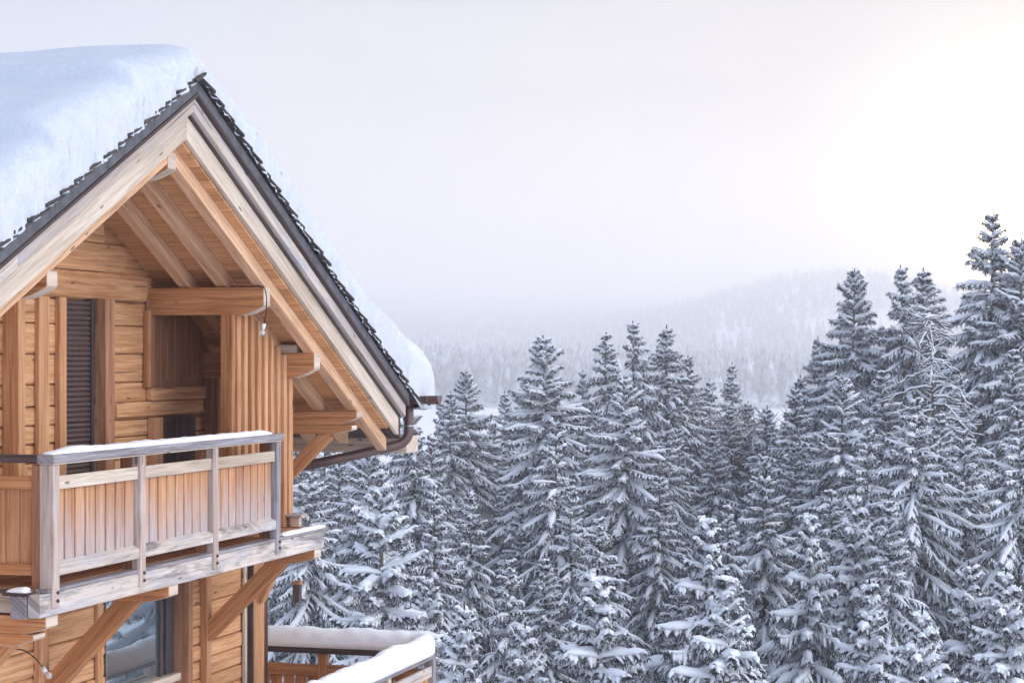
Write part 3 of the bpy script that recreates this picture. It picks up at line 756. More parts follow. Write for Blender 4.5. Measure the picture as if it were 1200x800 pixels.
def spruce(name, H, Rmax, k=8.0, spacing=0.42, nb=6, droop=1.0, snow=1.0, needles=1.0, bare=0.05, cover=0.85, seed=0, fine=1.0):
    r = np.random.default_rng(seed)
    # branch list
    d = 0.30; zs = []
    while d < H * 0.93:
        zs.append(d); d += spacing * (0.5 + 0.85 * min(1, d / 8)) * r.uniform(0.8, 1.2)
    br = []
    for d in zs:
        n = nb + (2 if d > 3 else 0)
        ph = r.uniform(0, 2 * math.pi)
        for i in range(max(3, n)):
            if r.random() < bare and d > 1.5: continue
            Lb = (1.2 * Rmax * 0.93 * (1 - math.exp(-d / k)) * min(1.0, 0.62 + d * 0.13) + 0.10) * r.uniform(0.74, 1.14) * (1.0 if r.random() > .12 else 0.65)
            az = ph + 2 * math.pi * i / n + r.normal(0, 0.2)
            br.append((d + r.uniform(-.15, .15) * min(1, d), az, Lb))
    br = np.array(br); D, AZ, LB = br.T; B = len(br); NS = 7
    tt = np.linspace(0, 1, NS)
    al = np.where(D < 0.6, 0.62, np.where(D < 4.2, 0.62 - (D - 0.6) * 0.275, -0.37)) + r.normal(0, 0.09, B)
    al = al - np.clip((D - 6) / 14, 0, 1) * 0.12 * droop
    dr = (0.22 + 0.08 * np.clip(D / 6, 0, 1)) * droop * r.uniform(0.7, 1.3, B); upt = 0.22 * r.uniform(0.3, 1.4, B)
    bend = r.normal(0, 0.12, B)
    rad = LB[:, None] * tt[None] * 0.96
    zz = LB[:, None] * (np.tan(np.clip(al, -.8, 1.0))[:, None] * tt - dr[:, None] * tt ** 2 + upt[:, None] * tt ** 4)
    az = AZ[:, None] + bend[:, None] * tt
    spine = np.stack([rad * np.cos(az), rad * np.sin(az), H - D[:, None] + zz], -1)          # B,NS,3
    out = np.stack([np.cos(AZ), np.sin(AZ), np.zeros(B)], -1); lat = np.stack([-np.sin(AZ), np.cos(AZ), np.zeros(B)], -1)
    # side twigs
    TW, TL = [], []
    ntw = np.clip((LB / 0.15 * fine).astype(int), 3, 20)
    par_b, par_t, par_s = [], [], []
    for b in range(B):
        m = ntw[b]
        for sd in (-1, 1):
            t_ = (np.arange(m) + r.uniform(0.1, 0.9, m)) / m * 0.86 + 0.12
            par_b.append(np.full(m, b)); par_t.append(t_); par_s.append(np.full(m, sd))
    pb = np.concatenate(par_b); pt = np.concatenate(par_t); ps = np.concatenate(par_s); W = len(pb)
    fi = pt * (NS - 1); i0 = np.clip(fi.astype(int), 0, NS - 2); ff = (fi - i0)[:, None]
    base = spine[pb, i0] * (1 - ff) + spine[pb, i0 + 1] * ff
    wl = (0.05 + 0.05 * np.minimum(1, LB[pb]) + 0.17 * LB[pb] * (1 - pt) ** 0.8 * np.clip(pt * 3.5, 0.35, 1)) * r.uniform(0.65, 1.25, W)
    wl = np.clip(wl, 0.05, 0.8)
    an = r.uniform(0.55, 1.0, W)
    dirv = out[pb] * np.cos(an)[:, None] + lat[pb] * (ps * np.sin(an))[:, None]
    slope_b = ((spine[pb, i0 + 1] - spine[pb, i0])[:, 2] / (np.linalg.norm((spine[pb, i0 + 1] - spine[pb, i0])[:, :2], axis=1) + 1e-6))
    NT = 4; t4 = np.linspace(0, 1, NT)
    hang = r.uniform(0.25, 0.75, W) * droop
    tw = base[:, None, :] + dirv[:, None, :] * (wl[:, None] * t4)[:, :, None]
    tw[:, :, 2] += wl[:, None] * (np.clip(slope_b, -.7, .7)[:, None] * 0.6 * t4 - hang[:, None] * t4 ** 1.6)
    # snow
    parts = []
    keep = r.random(B) < cover + 0.1
    ra = (0.028 + 0.062 * np.sqrt(LB))[:, None] * np.array([0.55, 0.9, 1.05, 1.15, 1.15, 0.95, 0.25]) * r.uniform(0.6, 1.35, (B, NS)) * snow * r.uniform(0.75, 1.5, (B, 1)) * 1.0
    sp = spine.copy(); sp[:, :, 2] += 0.03
    parts.append(tubes(sp[keep], ra[keep], 6, 0.95, 0.35, 1.25, 0.25))
    kt = r.random(W) < cover * (1.04 - 0.3 * (pt < 0.3))
    rw = (0.024 + 0.042 * np.sqrt(wl))[:, None] * np.array([0.8, 1.1, 1.05, 0.22]) * r.uniform(0.6, 1.4, (W, NT)) * snow * 1.1
    tp = tw.copy(); tp[:, :, 2] += 0.02
    parts.append(tubes(tp[kt], rw[kt], 5, 0.95, 0.35, 1.25, 0.25))
    # clumps of snow piled on some branches
    m = int(B * 1.1); ib = r.integers(int(B * 0.06), B, m); tj = r.integers(2, NS - 1, m)
    cb = spine[ib, tj] + r.normal(0, 0.05, (m, 3)); ln = r.uniform(0.05, 0.13, m) * snow * np.clip(LB[ib] / 1.4, 0.35, 1.0)
    off = np.linspace(-1, 1, 5)
    cp = cb[:, None, :] + (out[ib] * ln[:, None])[:, None, :] * off[None, :, None]; cp[:, :, 2] += 0.04 + (ln[:, None] * np.array([-.15, 0, .08, -.02, -.3]))
    parts.append(tubes(cp, ln[:, None] * np.array([0.1, 0.72, 0.9, 0.72, 0.1]) * r.uniform(.8, 1.2, (m, 5)), 6, 0.8, 0.4, 1.2, 0.1))
    # leader
    lead = np.stack([np.zeros(5), np.zeros(5), H + np.array([-0.8, -0.3, 0.1, 0.5, 0.9])], -1)[None]
    parts.append(tubes(lead, np.array([[0.05, 0.06, 0.05, 0.035, 0.01]]) * snow, 6, 1, 1))
    sv, sq = join(parts)
    # needles: hanging and outward sprays below the twigs and the spine
    nn = max(2, int(13 * needles)); Wn = W * nn
    pick = np.repeat(np.arange(W), nn); tq = r.uniform(0, 1, Wn); i1 = np.clip((tq * (NT - 1)).astype(int), 0, NT - 2); f1 = (tq * (NT - 1) - i1)[:, None]
    pos = tw[pick, i1] * (1 - f1) + tw[pick, i1 + 1] * f1
    dd = dirv[pick] * r.uniform(-0.1, 0.9, (Wn, 1)) + r.normal(0, 0.45, (Wn, 3)); dd[:, 2] -= r.uniform(0.3, 1.6, Wn)
    dd /= np.linalg.norm(dd, axis=1, keepdims=True)
    nl = r.uniform(0.09, 0.30, Wn) * (0.7 + 0.5 * np.minimum(1, wl[pick])) * np.minimum(1, 0.35 + 0.5 * LB[pb[pick]])
    sd = np.cross(dd, r.normal(0, 1, (Wn, 3))); sd /= np.linalg.norm(sd, axis=1, keepdims=True) + 1e-6
    hwid = r.uniform(0.008, 0.020, Wn)
    p0 = pos; p1 = pos + dd * nl[:, None]
    quad = np.stack([p0 - sd * hwid[:, None], p0 + sd * hwid[:, None], p1 + sd * hwid[:, None] * 0.5, p1 - sd * hwid[:, None] * 0.5], 1)
    nv = quad.reshape(-1, 3); nq = np.arange(Wn * 4).reshape(-1, 4)
    # dark twig cores under the snow
    dv, dq = tubes(tw - np.array([0, 0, 0.02]), np.full((W, NT), 0.022) * np.array([1, 1, .8, .3]), 3, 1, 1)
    ev, eq = tubes(spine - np.array([0, 0, 0.03]), np.full((B, NS), 0.035) * np.linspace(1.2, .3, NS), 4, 1, 1)
    nv, nq = join([(nv, nq), (dv, dq), (ev, eq)])
    tz = np.linspace(0, H, 9); tv, tq_ = tubes(np.stack([r.normal(0, .02, 9), r.normal(0, .02, 9), tz], -1)[None], (0.02 + 0.012 * (H - tz))[None], 8, 1, 1)
    return dict(H=H, trunk=np_mesh('trunk', tv, tq_, 'bark', True), crown=np_mesh('crown', nv, nq, 'needle'), snow=np_mesh('snow_load', sv, sq, 'snowtree', True))

def larch(name, H, Rmax, seed, twiggy=False):
    r = np.random.default_rng(seed); B = 230 if not twiggy else 150
    D = np.sort(r.uniform(0.2, H * 0.85, B)) if not twiggy else np.sort(H * r.uniform(0.25, 0.6, B)); AZ = r.uniform(0, 2 * math.pi, B); LB = (Rmax * (1 - np.exp(-D / 4)) + .2) * r.uniform(.5, 1.1, B)
    NS = 7; tt = np.linspace(0, 1, NS); al = (0.15 if not twiggy else 1.1) + r.normal(0, .25 if not twiggy else .15, B)
    drp = 0.5 if not twiggy else 0.1
    zz = LB[:, None] * (np.tan(al)[:, None] * tt * .8 - drp * tt ** 2)
    if twiggy:
        LB = Rmax * r.uniform(.4, 1.0, B); zz = (D[:, None] * r.uniform(.5, .95, (B, 1))) * tt ** 0.8
    az = AZ[:, None] + r.normal(0, .25, B)[:, None] * tt
    spine = np.stack([LB[:, None] * tt * np.cos(az), LB[:, None] * tt * np.sin(az), H - D[:, None] + zz], -1) + r.normal(0, .05, (B, NS, 3)) * tt[None, :, None]
    m = 9; pb = np.repeat(np.arange(B), m); pt = r.uniform(.2, .95, B * m); fi = pt * (NS - 1); i0 = fi.astype(int).clip(0, NS - 2); f = (fi - i0)[:, None]
    base = spine[pb, i0] * (1 - f) + spine[pb, i0 + 1] * f
    an = AZ[pb] + r.normal(0, .9, B * m); wl = r.uniform(.2, .7, B * m) * (1.2 if twiggy else 1.0); t4 = np.linspace(0, 1, 4)
    tw = base[:, None] + np.stack([np.cos(an), np.sin(an), r.normal(.25 if twiggy else -.15, .3, B * m)], -1)[:, None] * (wl[:, None] * t4)[:, :, None]
    if twiggy:
        m2 = 9; p2 = np.repeat(np.arange(B * m), m2); b2 = tw[p2, 2]; an2 = r.uniform(0, 2 * math.pi, B * m * m2)
        t2 = b2[:, None] + np.stack([np.cos(an2), np.sin(an2), r.normal(.5, .4, B * m * m2)], -1)[:, None] * (r.uniform(.15, .4, B * m * m2)[:, None] * t4)[:, :, None]
        tw = np.concatenate([tw, t2])
    W = len(tw)
    v, q = join([tubes(spine, np.linspace(.03, .008, NS)[None] * np.ones((B, 1)) * (.4 if twiggy else 1), 4, 1, 1), tubes(tw, np.full((W, 4), .005 if twiggy else .010), 3, 1, 1)])
    ks = r.random(W) < (.75 if not twiggy else .5)
    sv, sq = join([tubes(spine + np.array([0, 0, .03]), np.array([.05, .06, .06, .055, .05, .04, .015])[None] * r.uniform(.6, 1.2, (B, NS)) * (.5 if twiggy else 1), 5, .9, .3, 1, .2),
                   tubes((tw + np.array([0, 0, .015]))[ks], np.full((ks.sum(), 4), .016 if twiggy else .028) * np.array([.9, 1, .9, .3]), 4, .9, .3, 1, .2)])
    tz = np.linspace(0, H * (.97 if not twiggy else .72), 9); tv, tq_ = tubes(np.stack([r.normal(0, .05, 9), r.normal(0, .05, 9), tz], -1)[None], (0.02 + 0.010 * (H - tz))[None], 8, 1, 1)
    return dict(H=H, trunk=np_mesh('trunk', tv, tq_, 'bark', True), crown=np_mesh('crown', v, q, 'twig' if twiggy else 'bark'), snow=np_mesh('snow_load', sv, sq, 'snowtree', True))

PROTO = dict(
    broad=[spruce('a', 26, 3.7, 7.5, 0.46, 6, 1.0, 0.66, 1.0, seed=1), spruce('a', 26, 3.5, 7.0, 0.50, 6, 1.25, 0.62, 1.0, 0.10, seed=2), spruce('a', 25, 3.3, 6.5, 0.44, 6, 0.9, 0.66, 1.1, 0.08, 0.88, seed=3), spruce('a', 27, 3.9, 9.0, 0.58, 5, 1.45, 0.75, 1.0, 0.12, 0.9, seed=31), spruce('a', 24, 3.2, 5.5, 0.40, 6, 0.7, 0.68, 0.9, 0.05, 0.95, seed=32)],
    slim=[spruce('b', 25, 2.4, 6.0, 0.42, 6, 1.2, 0.6, 1.1, 0.08, 0.85, seed=4), spruce('b', 25, 2.7, 6.5, 0.44, 6, 1.05, 0.62, 1.1, 0.08, 0.85, seed=5), spruce('b', 24, 2.2, 5.0, 0.50, 5, 1.5, 0.66, 1.0, 0.15, 0.85, seed=41)],
    young=[spruce('c', 18, 3.1, 6.0, 0.42, 5, 1.1, 0.86, 0.9, 0.04, 0.95, seed=6, fine=1.15), spruce('c', 18, 2.8, 5.5, 0.40, 5, 0.9, 0.90, 0.9, 0.04, 0.95, seed=7, fine=1.15), spruce('c', 17, 3.0, 6.0, 0.46, 5, 1.35, 0.84, 1.0, 0.06, 0.95, seed=8, fine=1.1)],
    larch=[larch('d', 24, 2.6, 21)],
    bush=[larch('e', 14, 2.6, 22, True)],
)
print('trees built', round(time.time() - T0, 1))
NAMES = dict(broad='spruce_tree', slim='spruce_tree', young='spruce_tree', larch='larch_tree', bush='broadleaf_tree')
CATS = dict(broad='spruce', slim='spruce', young='spruce', larch='larch', bush='tree')
def plant(u, v, dist, kind, var, label, wide=1.0, group='snowy spruces in the forest', rot=None, lean=0.0):
    x, y = (u - 600) / F * dist, dist; ztop = (HOR - v) / F * dist
    var = (len(COL.objects) * 7 + var) if group.startswith('snowy') else var
    p = PROTO[kind][var % len(PROTO[kind])]
    wide = wide * rnd.uniform(0.92, 1.1); lean = rnd.gauss(0, 0.018)
    zg = float(ground(x, y)) - 0.2
    s = (ztop - zg) / (p['H'] + 0.3)
    r = empty(NAMES[kind], (x, y, zg), rnd.uniform(0, 6.28) if rot is None else rot)
    r.scale = (s * wide, s * wide, s); r.rotation_euler = (lean, 0, r.rotation_euler[2])
    for nm in ('trunk', 'crown', 'snow'):
        o = bpy.data.objects.new({'trunk': 'trunk', 'crown': 'crown', 'snow': 'snow_load'}[nm], p[nm]); COL.objects.link(o); o.parent = r
    tag(r, label, CATS[kind], group)
    return r

TREES = [
 # u, v(top), distance, kind, variant, width, label
 (545, 425, 100, 'broad', 0, 0.95, 'dark snow dusted spruce, first tall one right of the roof corner'),
 (592, 452, 116, 'slim', 0, 1.0, 'thin far spruce tip just right of the first tall spruce by the roof'),
 (617, 436, 120, 'slim', 1, 1.0, 'thin far spruce tip left of the broad double topped spruce group'),
 (658, 382, 88, 'broad', 1, 1.05, 'broad tall spruce with long drooping boughs, leftmost of the central group'),
 (697, 380, 99, 'slim', 1, 1.05, 'narrow pointed spruce standing between the two broad central spruces'),
 (745, 367, 96, 'broad', 2, 0.95, 'tallest spruce of the central group, its top above all neighbours'),
 (776, 372, 99, 'slim', 0, 1.2, 'second tallest spruce of the central group, touching the tallest one on its right'),
 (803, 408, 101, 'broad', 2, 0.85, 'brownish spruce with little snow at the right of the central group'),
 (830, 436, 106, 'slim', 0, 0.9, 'small slim spruce between the central group and the dark lone spire'),
 (862, 416, 108, 'slim', 0, 0.85, 'dark slim spire of a spruce standing alone before the snow clearing'),
 (733, 430, 78, 'broad', 0, 0.95, 'very snowy broad spruce in front of the tallest central spruce'),
 (921, 442, 84, 'slim', 1, 1.05, 'snowy spruce below the gap left of the tall right hand spruces'),
 (891, 466, 88, 'slim', 0, 1.1, 'smaller snowy spruce right of the dark lone spire'),
 (990, 305, 93, 'broad', 1, 0.95, 'tall pointed spruce, leftmost of the tall right hand group'),
 (1022, 309, 96, 'slim', 1, 1.05, 'tall narrow spruce, second from the left in the right hand group'),
 (1070, 300, 90, 'broad', 2, 0.95, 'tall twin topped spruce in the middle of the right hand group, left top'),
 (1088, 304, 92, 'slim', 0, 1.2, 'tall twin topped spruce in the middle of the right hand group, right top'),
 (1155, 238, 86, 'broad', 0, 1.12, 'tallest spruce of all, glowing under the sun near the right edge'),
 (1203, 266, 84, 'broad', 1, 1.05, 'tall sunlit spruce cut by the right edge of the view'),
 (1118, 345, 77, 'larch', 0, 0.9, 'bare larch with white snow lined branches before the tallest spruce'),
 (985, 428, 76, 'broad', 0, 0.95, 'snowy spruce in front of the tall pointed spruce of the right hand group'),
 (1036, 420, 80, 'slim', 1, 1.1, 'snowy spruce in front of the twin topped spruce'),
 (1072, 450, 61, 'broad', 1, 1.0, 'big spruce with long separate snow laden boughs, lower right'),
 (1150, 490, 64, 'broad', 2, 1.0, 'bushy snowy spruce below the tallest spruce'),
 (1196, 476, 60, 'broad', 0, 0.95, 'bushy snowy spruce at the right edge of the view, halfway down'),
 (452, 545, 54, 'young', 0, 0.95, 'bright thickly snowed young spruce right of the balcony end'),
 (432, 500, 66, 'broad', 2, 0.9, 'snowy spruce behind the bright young one, right of the downpipe'),
 (503, 472, 80, 'broad', 1, 0.95, 'dark green snowy spruce just below the overhanging roof snow'),
 (523, 450, 98, 'slim', 0, 0.9, 'small spruce tip peeking out right beside the snow overhang of the roof'),
 (508, 500, 86, 'broad', 4, 0.9, 'shaded spruce directly under the gutter end'),
 (514, 462, 106, 'broad', 2, 0.85, 'far spruce between the roof snow overhang and the first tall spruce'),
 (332, 490, 74, 'broad', 2, 1.0, 'shaded spruce right behind the brace of the lowest purlin'),
 (378, 480, 80, 'broad', 1, 1.0, 'shaded spruce behind the sloping downpipe'),
 (425, 470, 90, 'broad', 3, 1.0, 'shaded spruce under the gutter end'),
 (350, 500, 86, 'broad', 0, 1.0, 'shaded spruce seen in the gap below the eave purlins'),
 (404, 498, 92, 'broad', 1, 1.0, 'distant shaded spruce behind the downpipe elbow'),
 (366, 520, 60, 'broad', 0, 0.9, 'snowy spruce seen between the screen wall and the downpipe'),
 (396, 520, 76, 'broad', 1, 0.95, 'shaded spruce under the downpipe elbow'),
 (318, 560, 68, 'broad', 2, 0.9, 'snowy spruce behind the chalet corner under the balcony'),
 (498, 655, 57, 'young', 1, 0.85, 'small snowy spruce just above the corner of the terrace snow'),
 (543, 688, 50, 'young', 0, 0.9, 'young snowy spruce directly right of the terrace railing'),
 (558, 560, 70, 'slim', 1, 1.0, 'slender dark spruce in the shade, right of the bright young one'),
 (603, 575, 76, 'slim', 0, 1.15, 'slender shaded spruce left of the bright front spruce in the middle'),
 (620, 716, 52, 'young', 2, 0.85, 'rounded small snowy spruce at the bottom edge, left of the bright front one'),
 (690, 648, 47, 'young', 0, 1.0, 'bright front spruce with distinct snow pads, bottom middle'),
 (655, 480, 74, 'broad', 2, 0.9, 'snowy spruce in front of the broad leftmost central spruce'),
 (735, 590, 64, 'slim', 1, 1.1, 'snowy spruce between the bright front spruce and the pair to its right'),
 (775, 480, 86, 'broad', 1, 0.9, 'dark shaded spruce in the hollow below the central group'),
 (816, 582, 54, 'young', 2, 1.0, 'full snowy spruce, left one of the front pair right of the middle'),
 (872, 648, 46, 'young', 1, 0.95, 'sharp topped front spruce with snowy boughs, right one of the front pair'),
 (942, 580, 58, 'young', 0, 0.85, 'dense snowy spruce with a rounded top right of the front pair'),
 (900, 520, 68, 'broad', 0, 0.9, 'snowy spruce behind the sharp topped front spruce'),
 (976, 560, 64, 'slim', 1, 1.15, 'shaded spruce between the dense rounded spruce and the big lower right one'),
 (1076, 690, 44, 'young', 1, 0.9, 'young snow covered spruce at the bottom edge before the big lower right spruce'),
 (1022, 660, 52, 'young', 2, 0.8, 'small snowy spruce at the foot of the big lower right spruce, on its left'),
 (1135, 640, 52, 'young', 0, 0.9, 'snowy spruce at the foot of the big lower right spruce, on its right'),
 (1190, 650, 50, 'young', 1, 0.9, 'snowy spruce in the lower right corner'),
 (848, 500, 92, 'slim', 1, 1.15, 'shaded spruce under the dark lone spire'),
 (700, 470, 92, 'broad', 2, 0.95, 'spruce half hidden behind the very snowy central one'),
 (575, 490, 104, 'broad', 1, 0.9, 'dark spruce half hidden behind the first tall one by the roof'),
 (950, 430, 100, 'slim', 0, 1.2, 'spruce half hidden left of the tall pointed right hand spruce'),
 (900, 448, 104, 'bush', 0, 1.1, 'reddish brown frosted leafless tree right of the dark lone spire'),
 (947, 462, 101, 'bush', 0, 1.0, 'reddish brown frosted leafless tree against the tall right hand group'),
 (475, 440, 96, 'broad', 0, 0.9, 'spruce mostly hidden behind the overhanging roof snow'),
 (640, 640, 62, 'slim', 0, 1.1, 'shaded slender spruce behind the rounded small one at the bottom'),
 (770, 660, 56, 'slim', 1, 1.0, 'shaded slender spruce between the bright front spruce and the front pair'),
 (520, 560, 62, 'slim', 0, 0.9, 'slender spruce between the bright young one and the first tall spruce'),
 (585, 640, 58, 'slim', 1, 0.9, 'slim snowy spruce rising above the young spruce beside the terrace railing'),
 (472, 600, 60, 'slim', 0, 0.85, 'slim spruce tucked behind the right flank of the bright young spruce'),
 (668, 555, 70, 'slim', 1, 0.95, 'slim spruce straight above the bright front spruce of the bottom middle'),
 (708, 515, 80, 'slim', 0, 0.95, 'slim spruce below the very snowy central spruce'),
 (758, 545, 74, 'slim', 1, 0.95, 'slim spruce in the shaded hollow above the left one of the front pair'),
 (798, 490, 88, 'slim', 0, 1.0, 'shaded slim spruce below the brownish spruce of the central group'),
 (846, 575, 66, 'slim', 1, 0.9, 'slim spruce wedged between and behind the front pair'),
 (880, 560, 72, 'slim', 0, 0.9, 'slim spruce straight above the sharp topped front spruce'),
 (926, 505, 78, 'slim', 1, 0.95, 'slim spruce above the dense rounded spruce'),
 (957, 500, 82, 'slim', 0, 0.95, 'shaded slim spruce left of the snowy spruce fronting the tall pointed one'),
 (1012, 490, 70, 'broad', 1, 0.85, 'snowy spruce beside the left flank of the big lower right spruce'),
 (1046, 570, 58, 'slim', 1, 0.9, 'slim spruce partly covered by the boughs of the big lower right spruce'),
 (1108, 470, 72, 'slim', 0, 0.95, 'slim spruce under the bare larch'),
 (1132, 430, 78, 'broad', 2, 0.85, 'snowy spruce directly in front of the tallest spruce'),
 (1172, 395, 80, 'slim', 1, 1.0, 'slim spruce between the tallest spruce and the one cut by the edge'),
 (1050, 372, 92, 'slim', 0, 1.0, 'slim spruce left of the twin topped spruce, filling its flank'),
 (964, 385, 97, 'slim', 1, 0.95, 'short slim spruce on the left flank of the tall pointed right hand spruce'),
 (632, 480, 94, 'slim', 0, 0.95, 'slim spruce on the left flank of the broad drooping central spruce'),
 (602, 478, 106, 'slim', 1, 0.95, 'far slim spruce below the thin far spruce tips'),
 (680, 425, 100, 'slim', 0, 0.9, 'slim spruce between the drooping central spruce and the narrow pointed one'),
 (720, 405, 102, 'slim', 1, 0.9, 'slim spruce between the narrow pointed spruce and the tallest central one'),
 (788, 445, 99, 'slim', 0, 0.9, 'slim spruce at the foot of the second tallest central spruce'),
 (1000, 560, 60, 'young', 1, 0.8, 'snowy young spruce below the tall pair of the right hand group'),
 (845, 470, 100, 'slim', 1, 0.9, 'small shaded spruce at the left foot of the dark lone spire'),
 (876, 462, 102, 'slim', 0, 0.9, 'small shaded spruce at the right foot of the dark lone spire'),
]
for (u, v, dist, kind, var, wd, lab) in TREES:
    plant(u, v, dist, kind, var, lab, wd)
# woods to the right of the view, mirrored in the window
for i, (u, v, dist, kind) in enumerate([(1330, 300, 84, 'broad'), (1430, 330, 80, 'broad'), (1560, 350, 76, 'slim'), (1690, 380, 66, 'broad'), (1850, 380, 64, 'young'), (2050, 420, 58, 'broad'), (2300, 420, 56, 'broad'), (2550, 430, 50, 'young')]):
    plant(u, v, dist, kind, i, 'snowy spruce of the woods beyond the right edge', 1.0, 'woods beyond the right edge')

for i, (u, v, dist, kind) in enumerate([(300, 470, 82, 'broad'), (262, 480, 92, 'broad'), (225, 470, 86, 'slim'), (190, 480, 96, 'broad'), (150, 470, 84, 'broad'), (105, 480, 92, 'slim'), (60, 470, 86, 'broad'), (10, 480, 94, 'broad'), (-60, 470, 88, 'slim'), (-130, 480, 90, 'broad')]):
    plant(u, v, dist, kind, i, 'snowy spruce of the woods hidden behind the chalet', 1.0, 'woods behind the chalet')

# ------------------------------------------------------------------ far forest on the hazy mountain
def far_trees():
    r = np.random.default_rng(5); n = 26000
    y = 950 + 4250 * r.random(n) ** 1.1; x = (r.uniform(-0.36, 0.36, n)) * y
    z = ground(x, y); u = 600 + F * x / y; v = HOR - F * z / y
    clear = ((u > 832) & (u < 882) & (v > 391 - (u - 832) * 0.05) & (v < 409) & (y < 3000))
    field = (np.sin(x / 140 + 2) * np.sin(y / 210 + x / 400) > 0.86)
    low = (y < 1900) & (np.sin(x / 60 + y / 45) > 0.85)
    k = ~(clear | field | low); x, y, z = x[k], y[k], z[k]; n = len(x)
    h = r.uniform(14, 27, n); rad = h * r.uniform(.15, .22, n)
    S = 6; a = np.arange(S) * 2 * math.pi / S
    rings = [(0.12, 1.0), (0.5, 0.42), (0.48, 0.68), (1.0, 0.02)]
    V = np.zeros((n, 4, S, 3))
    for j, (hh, rr) in enumerate(rings):
        jit = r.uniform(.75, 1.25, (n, S))
        V[:, j, :, 0] = x[:, None] + rad[:, None] * rr * np.cos(a) * jit; V[:, j, :, 1] = y[:, None] + rad[:, None] * rr * np.sin(a) * jit
        V[:, j, :, 2] = (z + h * hh)[:, None] - (0.06 * h[:, None] * r.uniform(0, 1, (n, S)) if j in (0, 2) else 0)
    idx = np.arange(n * 4 * S).reshape(n, 4, S); nx = np.roll(idx, -1, 2)
    q = np.stack([idx[:, :-1], nx[:, :-1], nx[:, 1:], idx[:, 1:]], -1).reshape(-1, 4)
    return V.reshape(-1, 3), q
m, nt, b = new_mat('frosted_far_forest')
tc = node(nt, 'ShaderNodeTexCoord'); n1 = noise_t(nt, tc.outputs['Object'], 0.16, 6, 0.75)
nt.links.new(ramp(nt, n1, [(0.40, (0.05, 0.055, 0.06)), (0.58, (0.50, 0.52, 0.55)), (0.7, (0.8, 0.81, 0.83))]), b.inputs['Base Color']); b.inputs['Roughness'].default_value = 0.9
M['far'] = m
fv, fq = far_trees()
fo = bpy.data.objects.new('far_forest', np_mesh('far_forest', fv, fq, 'far')); COL.objects.link(fo)
tag(fo, 'frosted forest fading into haze on the far mountain slope', 'forest', kind='stuff')

# ------------------------------------------------------------------ haze
bx0, bx1 = (-5600, -330, -60), (5600, 5400, 182)
hv = [(x, y, z) for x in (bx0[0], bx1[0]) for y in (bx0[1], bx1[1]) for z in (bx0[2], bx1[2])]
hm = bpy.data.meshes.new('haze'); hm.from_pydata(hv, [], [(0, 1, 3, 2), (4, 6, 7, 5), (0, 4, 5, 1), (2, 3, 7, 6), (0, 2, 6, 4), (1, 5, 7, 3)])
m = bpy.data.materials.new('haze_air'); m.use_nodes = True; nt = m.node_tree; nt.nodes.clear()
out = nt.nodes.new('ShaderNodeOutputMaterial'); pv = nt.nodes.new('ShaderNodeVolumePrincipled')
pv.inputs['Color'].default_value = (0.87, 0.88, 0.91, 1); pv.inputs['Density'].default_value = 0.00088; pv.inputs['Anisotropy'].default_value = 0.5
nt.links.new(pv.outputs[0], out.inputs['Volume']); hm.materials.append(m)
ho = bpy.data.objects.new('haze', hm); COL.objects.link(ho); tag(ho, kind='stuff')

# ------------------------------------------------------------------ sky and sun
SUN_AZ, SUN_EL = R(14.6), R(3.5)     # azimuth measured from the view axis (+Y) towards +X
sdir = Vector((math.sin(SUN_AZ) * math.cos(SUN_EL), math.cos(SUN_AZ) * math.cos(SUN_EL), math.sin(SUN_EL)))
w = bpy.data.worlds.new('World'); sc.world = w; w.use_nodes = True; nt = w.node_tree; nt.nodes.clear()
wo = nt.nodes.new('ShaderNodeOutputWorld'); bgd = nt.nodes.new('ShaderNodeBackground'); nt.links.new(bgd.outputs[0], wo.inputs[0])
sky = nt.nodes.new('ShaderNodeTexSky'); sky.sky_type = 'NISHITA'; sky.sun_disc = False
sky.sun_elevation = SUN_EL; sky.sun_rotation = SUN_AZ; sky.altitude = 1200; sky.dust_density = 2.0
tc = nt.nodes.new('ShaderNodeTexCoord')
dot = nt.nodes.new('ShaderNodeVectorMath'); dot.operation = 'DOT_PRODUCT'; nt.links.new(tc.outputs['Generated'], dot.inputs[0]); dot.inputs[1].default_value = sdir
cosv = math_n(nt, 'MAXIMUM', dot.outputs['Value'], 0.0)
half = math_n(nt, 'MULTIPLY', math_n(nt, 'ADD', dot.outputs['Value'], 1.0), 0.5)
# cloud deck: white towards the sun, blue grey away from it
deck = ramp(nt, half, [(0.0, (0.42, 0.52, 0.77)), (0.5, (0.43, 0.515, 0.725)), (0.93, (0.385, 0.462, 0.585)), (0.985, (0.365, 0.39, 0.44)), (1.0, (0.37, 0.355, 0.34))])
cn = node(nt, 'ShaderNodeMapping'); cn.inputs['Scale'].default_value = (1.3, 1.3, 7.0); nt.links.new(tc.outputs['Generated'], cn.inputs[0])
cl = noise_t(nt, cn.outputs[0], 2.6, 5, 0.55, 0.3)
cld = ramp(nt, cl, [(0.34, (0.82, 0.84, 0.90)), (0.5, (0.98, 0.98, 0.985)), (0.66, (1.13, 1.10, 1.07))])
deck = mix(nt, 1.0, deck, cld, 'MULTIPLY')
g1 = math_n(nt, 'MULTIPLY', math_n(nt, 'POWER', cosv, 3000.0), 40.0)
g2 = math_n(nt, 'MULTIPLY', math_n(nt, 'POWER', cosv, 500.0), 3.2)
glow = mix(nt, 1.0, (0, 0, 0), (1.0, 0.86, 0.62)); 
gsum = math_n(nt, 'ADD', g1, g2)
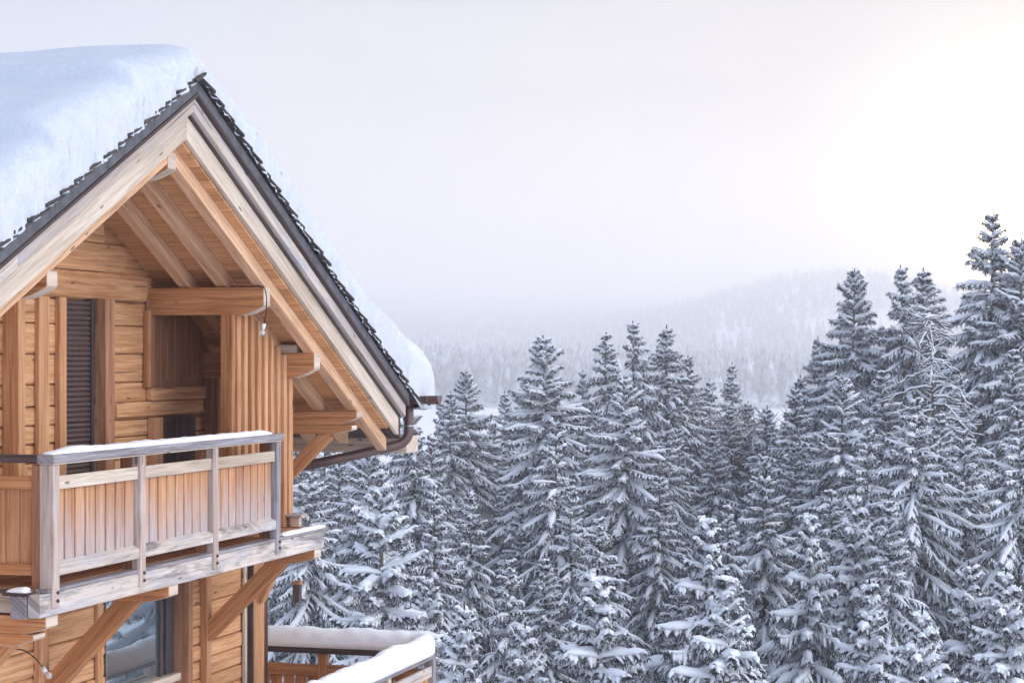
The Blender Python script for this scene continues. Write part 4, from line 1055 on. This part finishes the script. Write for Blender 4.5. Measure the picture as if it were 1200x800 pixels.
# bright lobe added to the unseen sky on the right, lighting the gable
dot2 = nt.nodes.new('ShaderNodeVectorMath'); dot2.operation = 'DOT_PRODUCT'; nt.links.new(tc.outputs['Generated'], dot2.inputs[0]); dot2.inputs[1].default_value = Vector((0.95, -0.14, 0.12)).normalized()
g3 = math_n(nt, 'MULTIPLY', math_n(nt, 'POWER', math_n(nt, 'MAXIMUM', dot2.outputs['Value'], 0.0), 3.5), 3.4)
gv = nt.nodes.new('ShaderNodeVectorMath'); gv.operation = 'SCALE'; gv.inputs[0].default_value = (1.0, 0.74, 0.34); nt.links.new(gsum, gv.inputs['Scale'])
dot4 = nt.nodes.new('ShaderNodeVectorMath'); dot4.operation = 'DOT_PRODUCT'; nt.links.new(tc.outputs['Generated'], dot4.inputs[0]); dot4.inputs[1].default_value = Vector((0.30, -0.95, 0.06)).normalized()
g4 = math_n(nt, 'MULTIPLY', math_n(nt, 'POWER', math_n(nt, 'MAXIMUM', dot4.outputs['Value'], 0.0), 4.5), 1.3)  # second lobe, added low behind the camera to brighten the tree fronts
gv4 = nt.nodes.new('ShaderNodeVectorMath'); gv4.operation = 'SCALE'; gv4.inputs[0].default_value = (0.82, 0.92, 1.10); nt.links.new(g4, gv4.inputs['Scale'])
gv3 = nt.nodes.new('ShaderNodeVectorMath'); gv3.operation = 'SCALE'; gv3.inputs[0].default_value = (1.0, 0.97, 0.92); nt.links.new(g3, gv3.inputs['Scale'])
tot0 = nt.nodes.new('ShaderNodeVectorMath'); tot0.operation = 'ADD'; dk4 = nt.nodes.new('ShaderNodeVectorMath'); dk4.operation = 'ADD'; nt.links.new(deck, dk4.inputs[0]); nt.links.new(gv4.outputs[0], dk4.inputs[1]); nt.links.new(dk4.outputs[0], tot0.inputs[0]); nt.links.new(gv3.outputs[0], tot0.inputs[1])
tot = nt.nodes.new('ShaderNodeVectorMath'); tot.operation = 'ADD'; nt.links.new(tot0.outputs[0], tot.inputs[0]); nt.links.new(gv.outputs[0], tot.inputs[1])
scl = nt.nodes.new('ShaderNodeVectorMath'); scl.operation = 'SCALE'; scl.inputs['Scale'].default_value = 9.5; nt.links.new(tot.outputs[0], scl.inputs[0])
fin = mix(nt, 0.97, sky.outputs[0], scl.outputs[0]); nt.links.new(fin, bgd.inputs['Color'])
bgd.inputs['Strength'].default_value = 0.1
sl = bpy.data.lights.new('sun', 'SUN'); so = bpy.data.objects.new('sun', sl); COL.objects.link(so)
sl.energy = 2.4; sl.angle = R(8); sl.color = (1.0, 0.74, 0.44)
so.rotation_euler = (-sdir).to_track_quat('-Z', 'Y').to_euler()

# ------------------------------------------------------------------ render settings
sc.view_settings.view_transform = 'Standard'; sc.view_settings.look = 'None'; sc.view_settings.gamma = 1.0; sc.view_settings.exposure = 0.48
sc.cycles.use_denoising = True
try: sc.cycles.denoiser = 'OPENIMAGEDENOISE'
except Exception: pass
sc.cycles.max_bounces = 8; sc.cycles.diffuse_bounces = 6; sc.cycles.volume_bounces = 3; sc.cycles.transparent_max_bounces = 4
sc.cycles.use_adaptive_sampling = True; sc.cycles.adaptive_threshold = 0.02
print('scene built', round(time.time() - T0, 1))
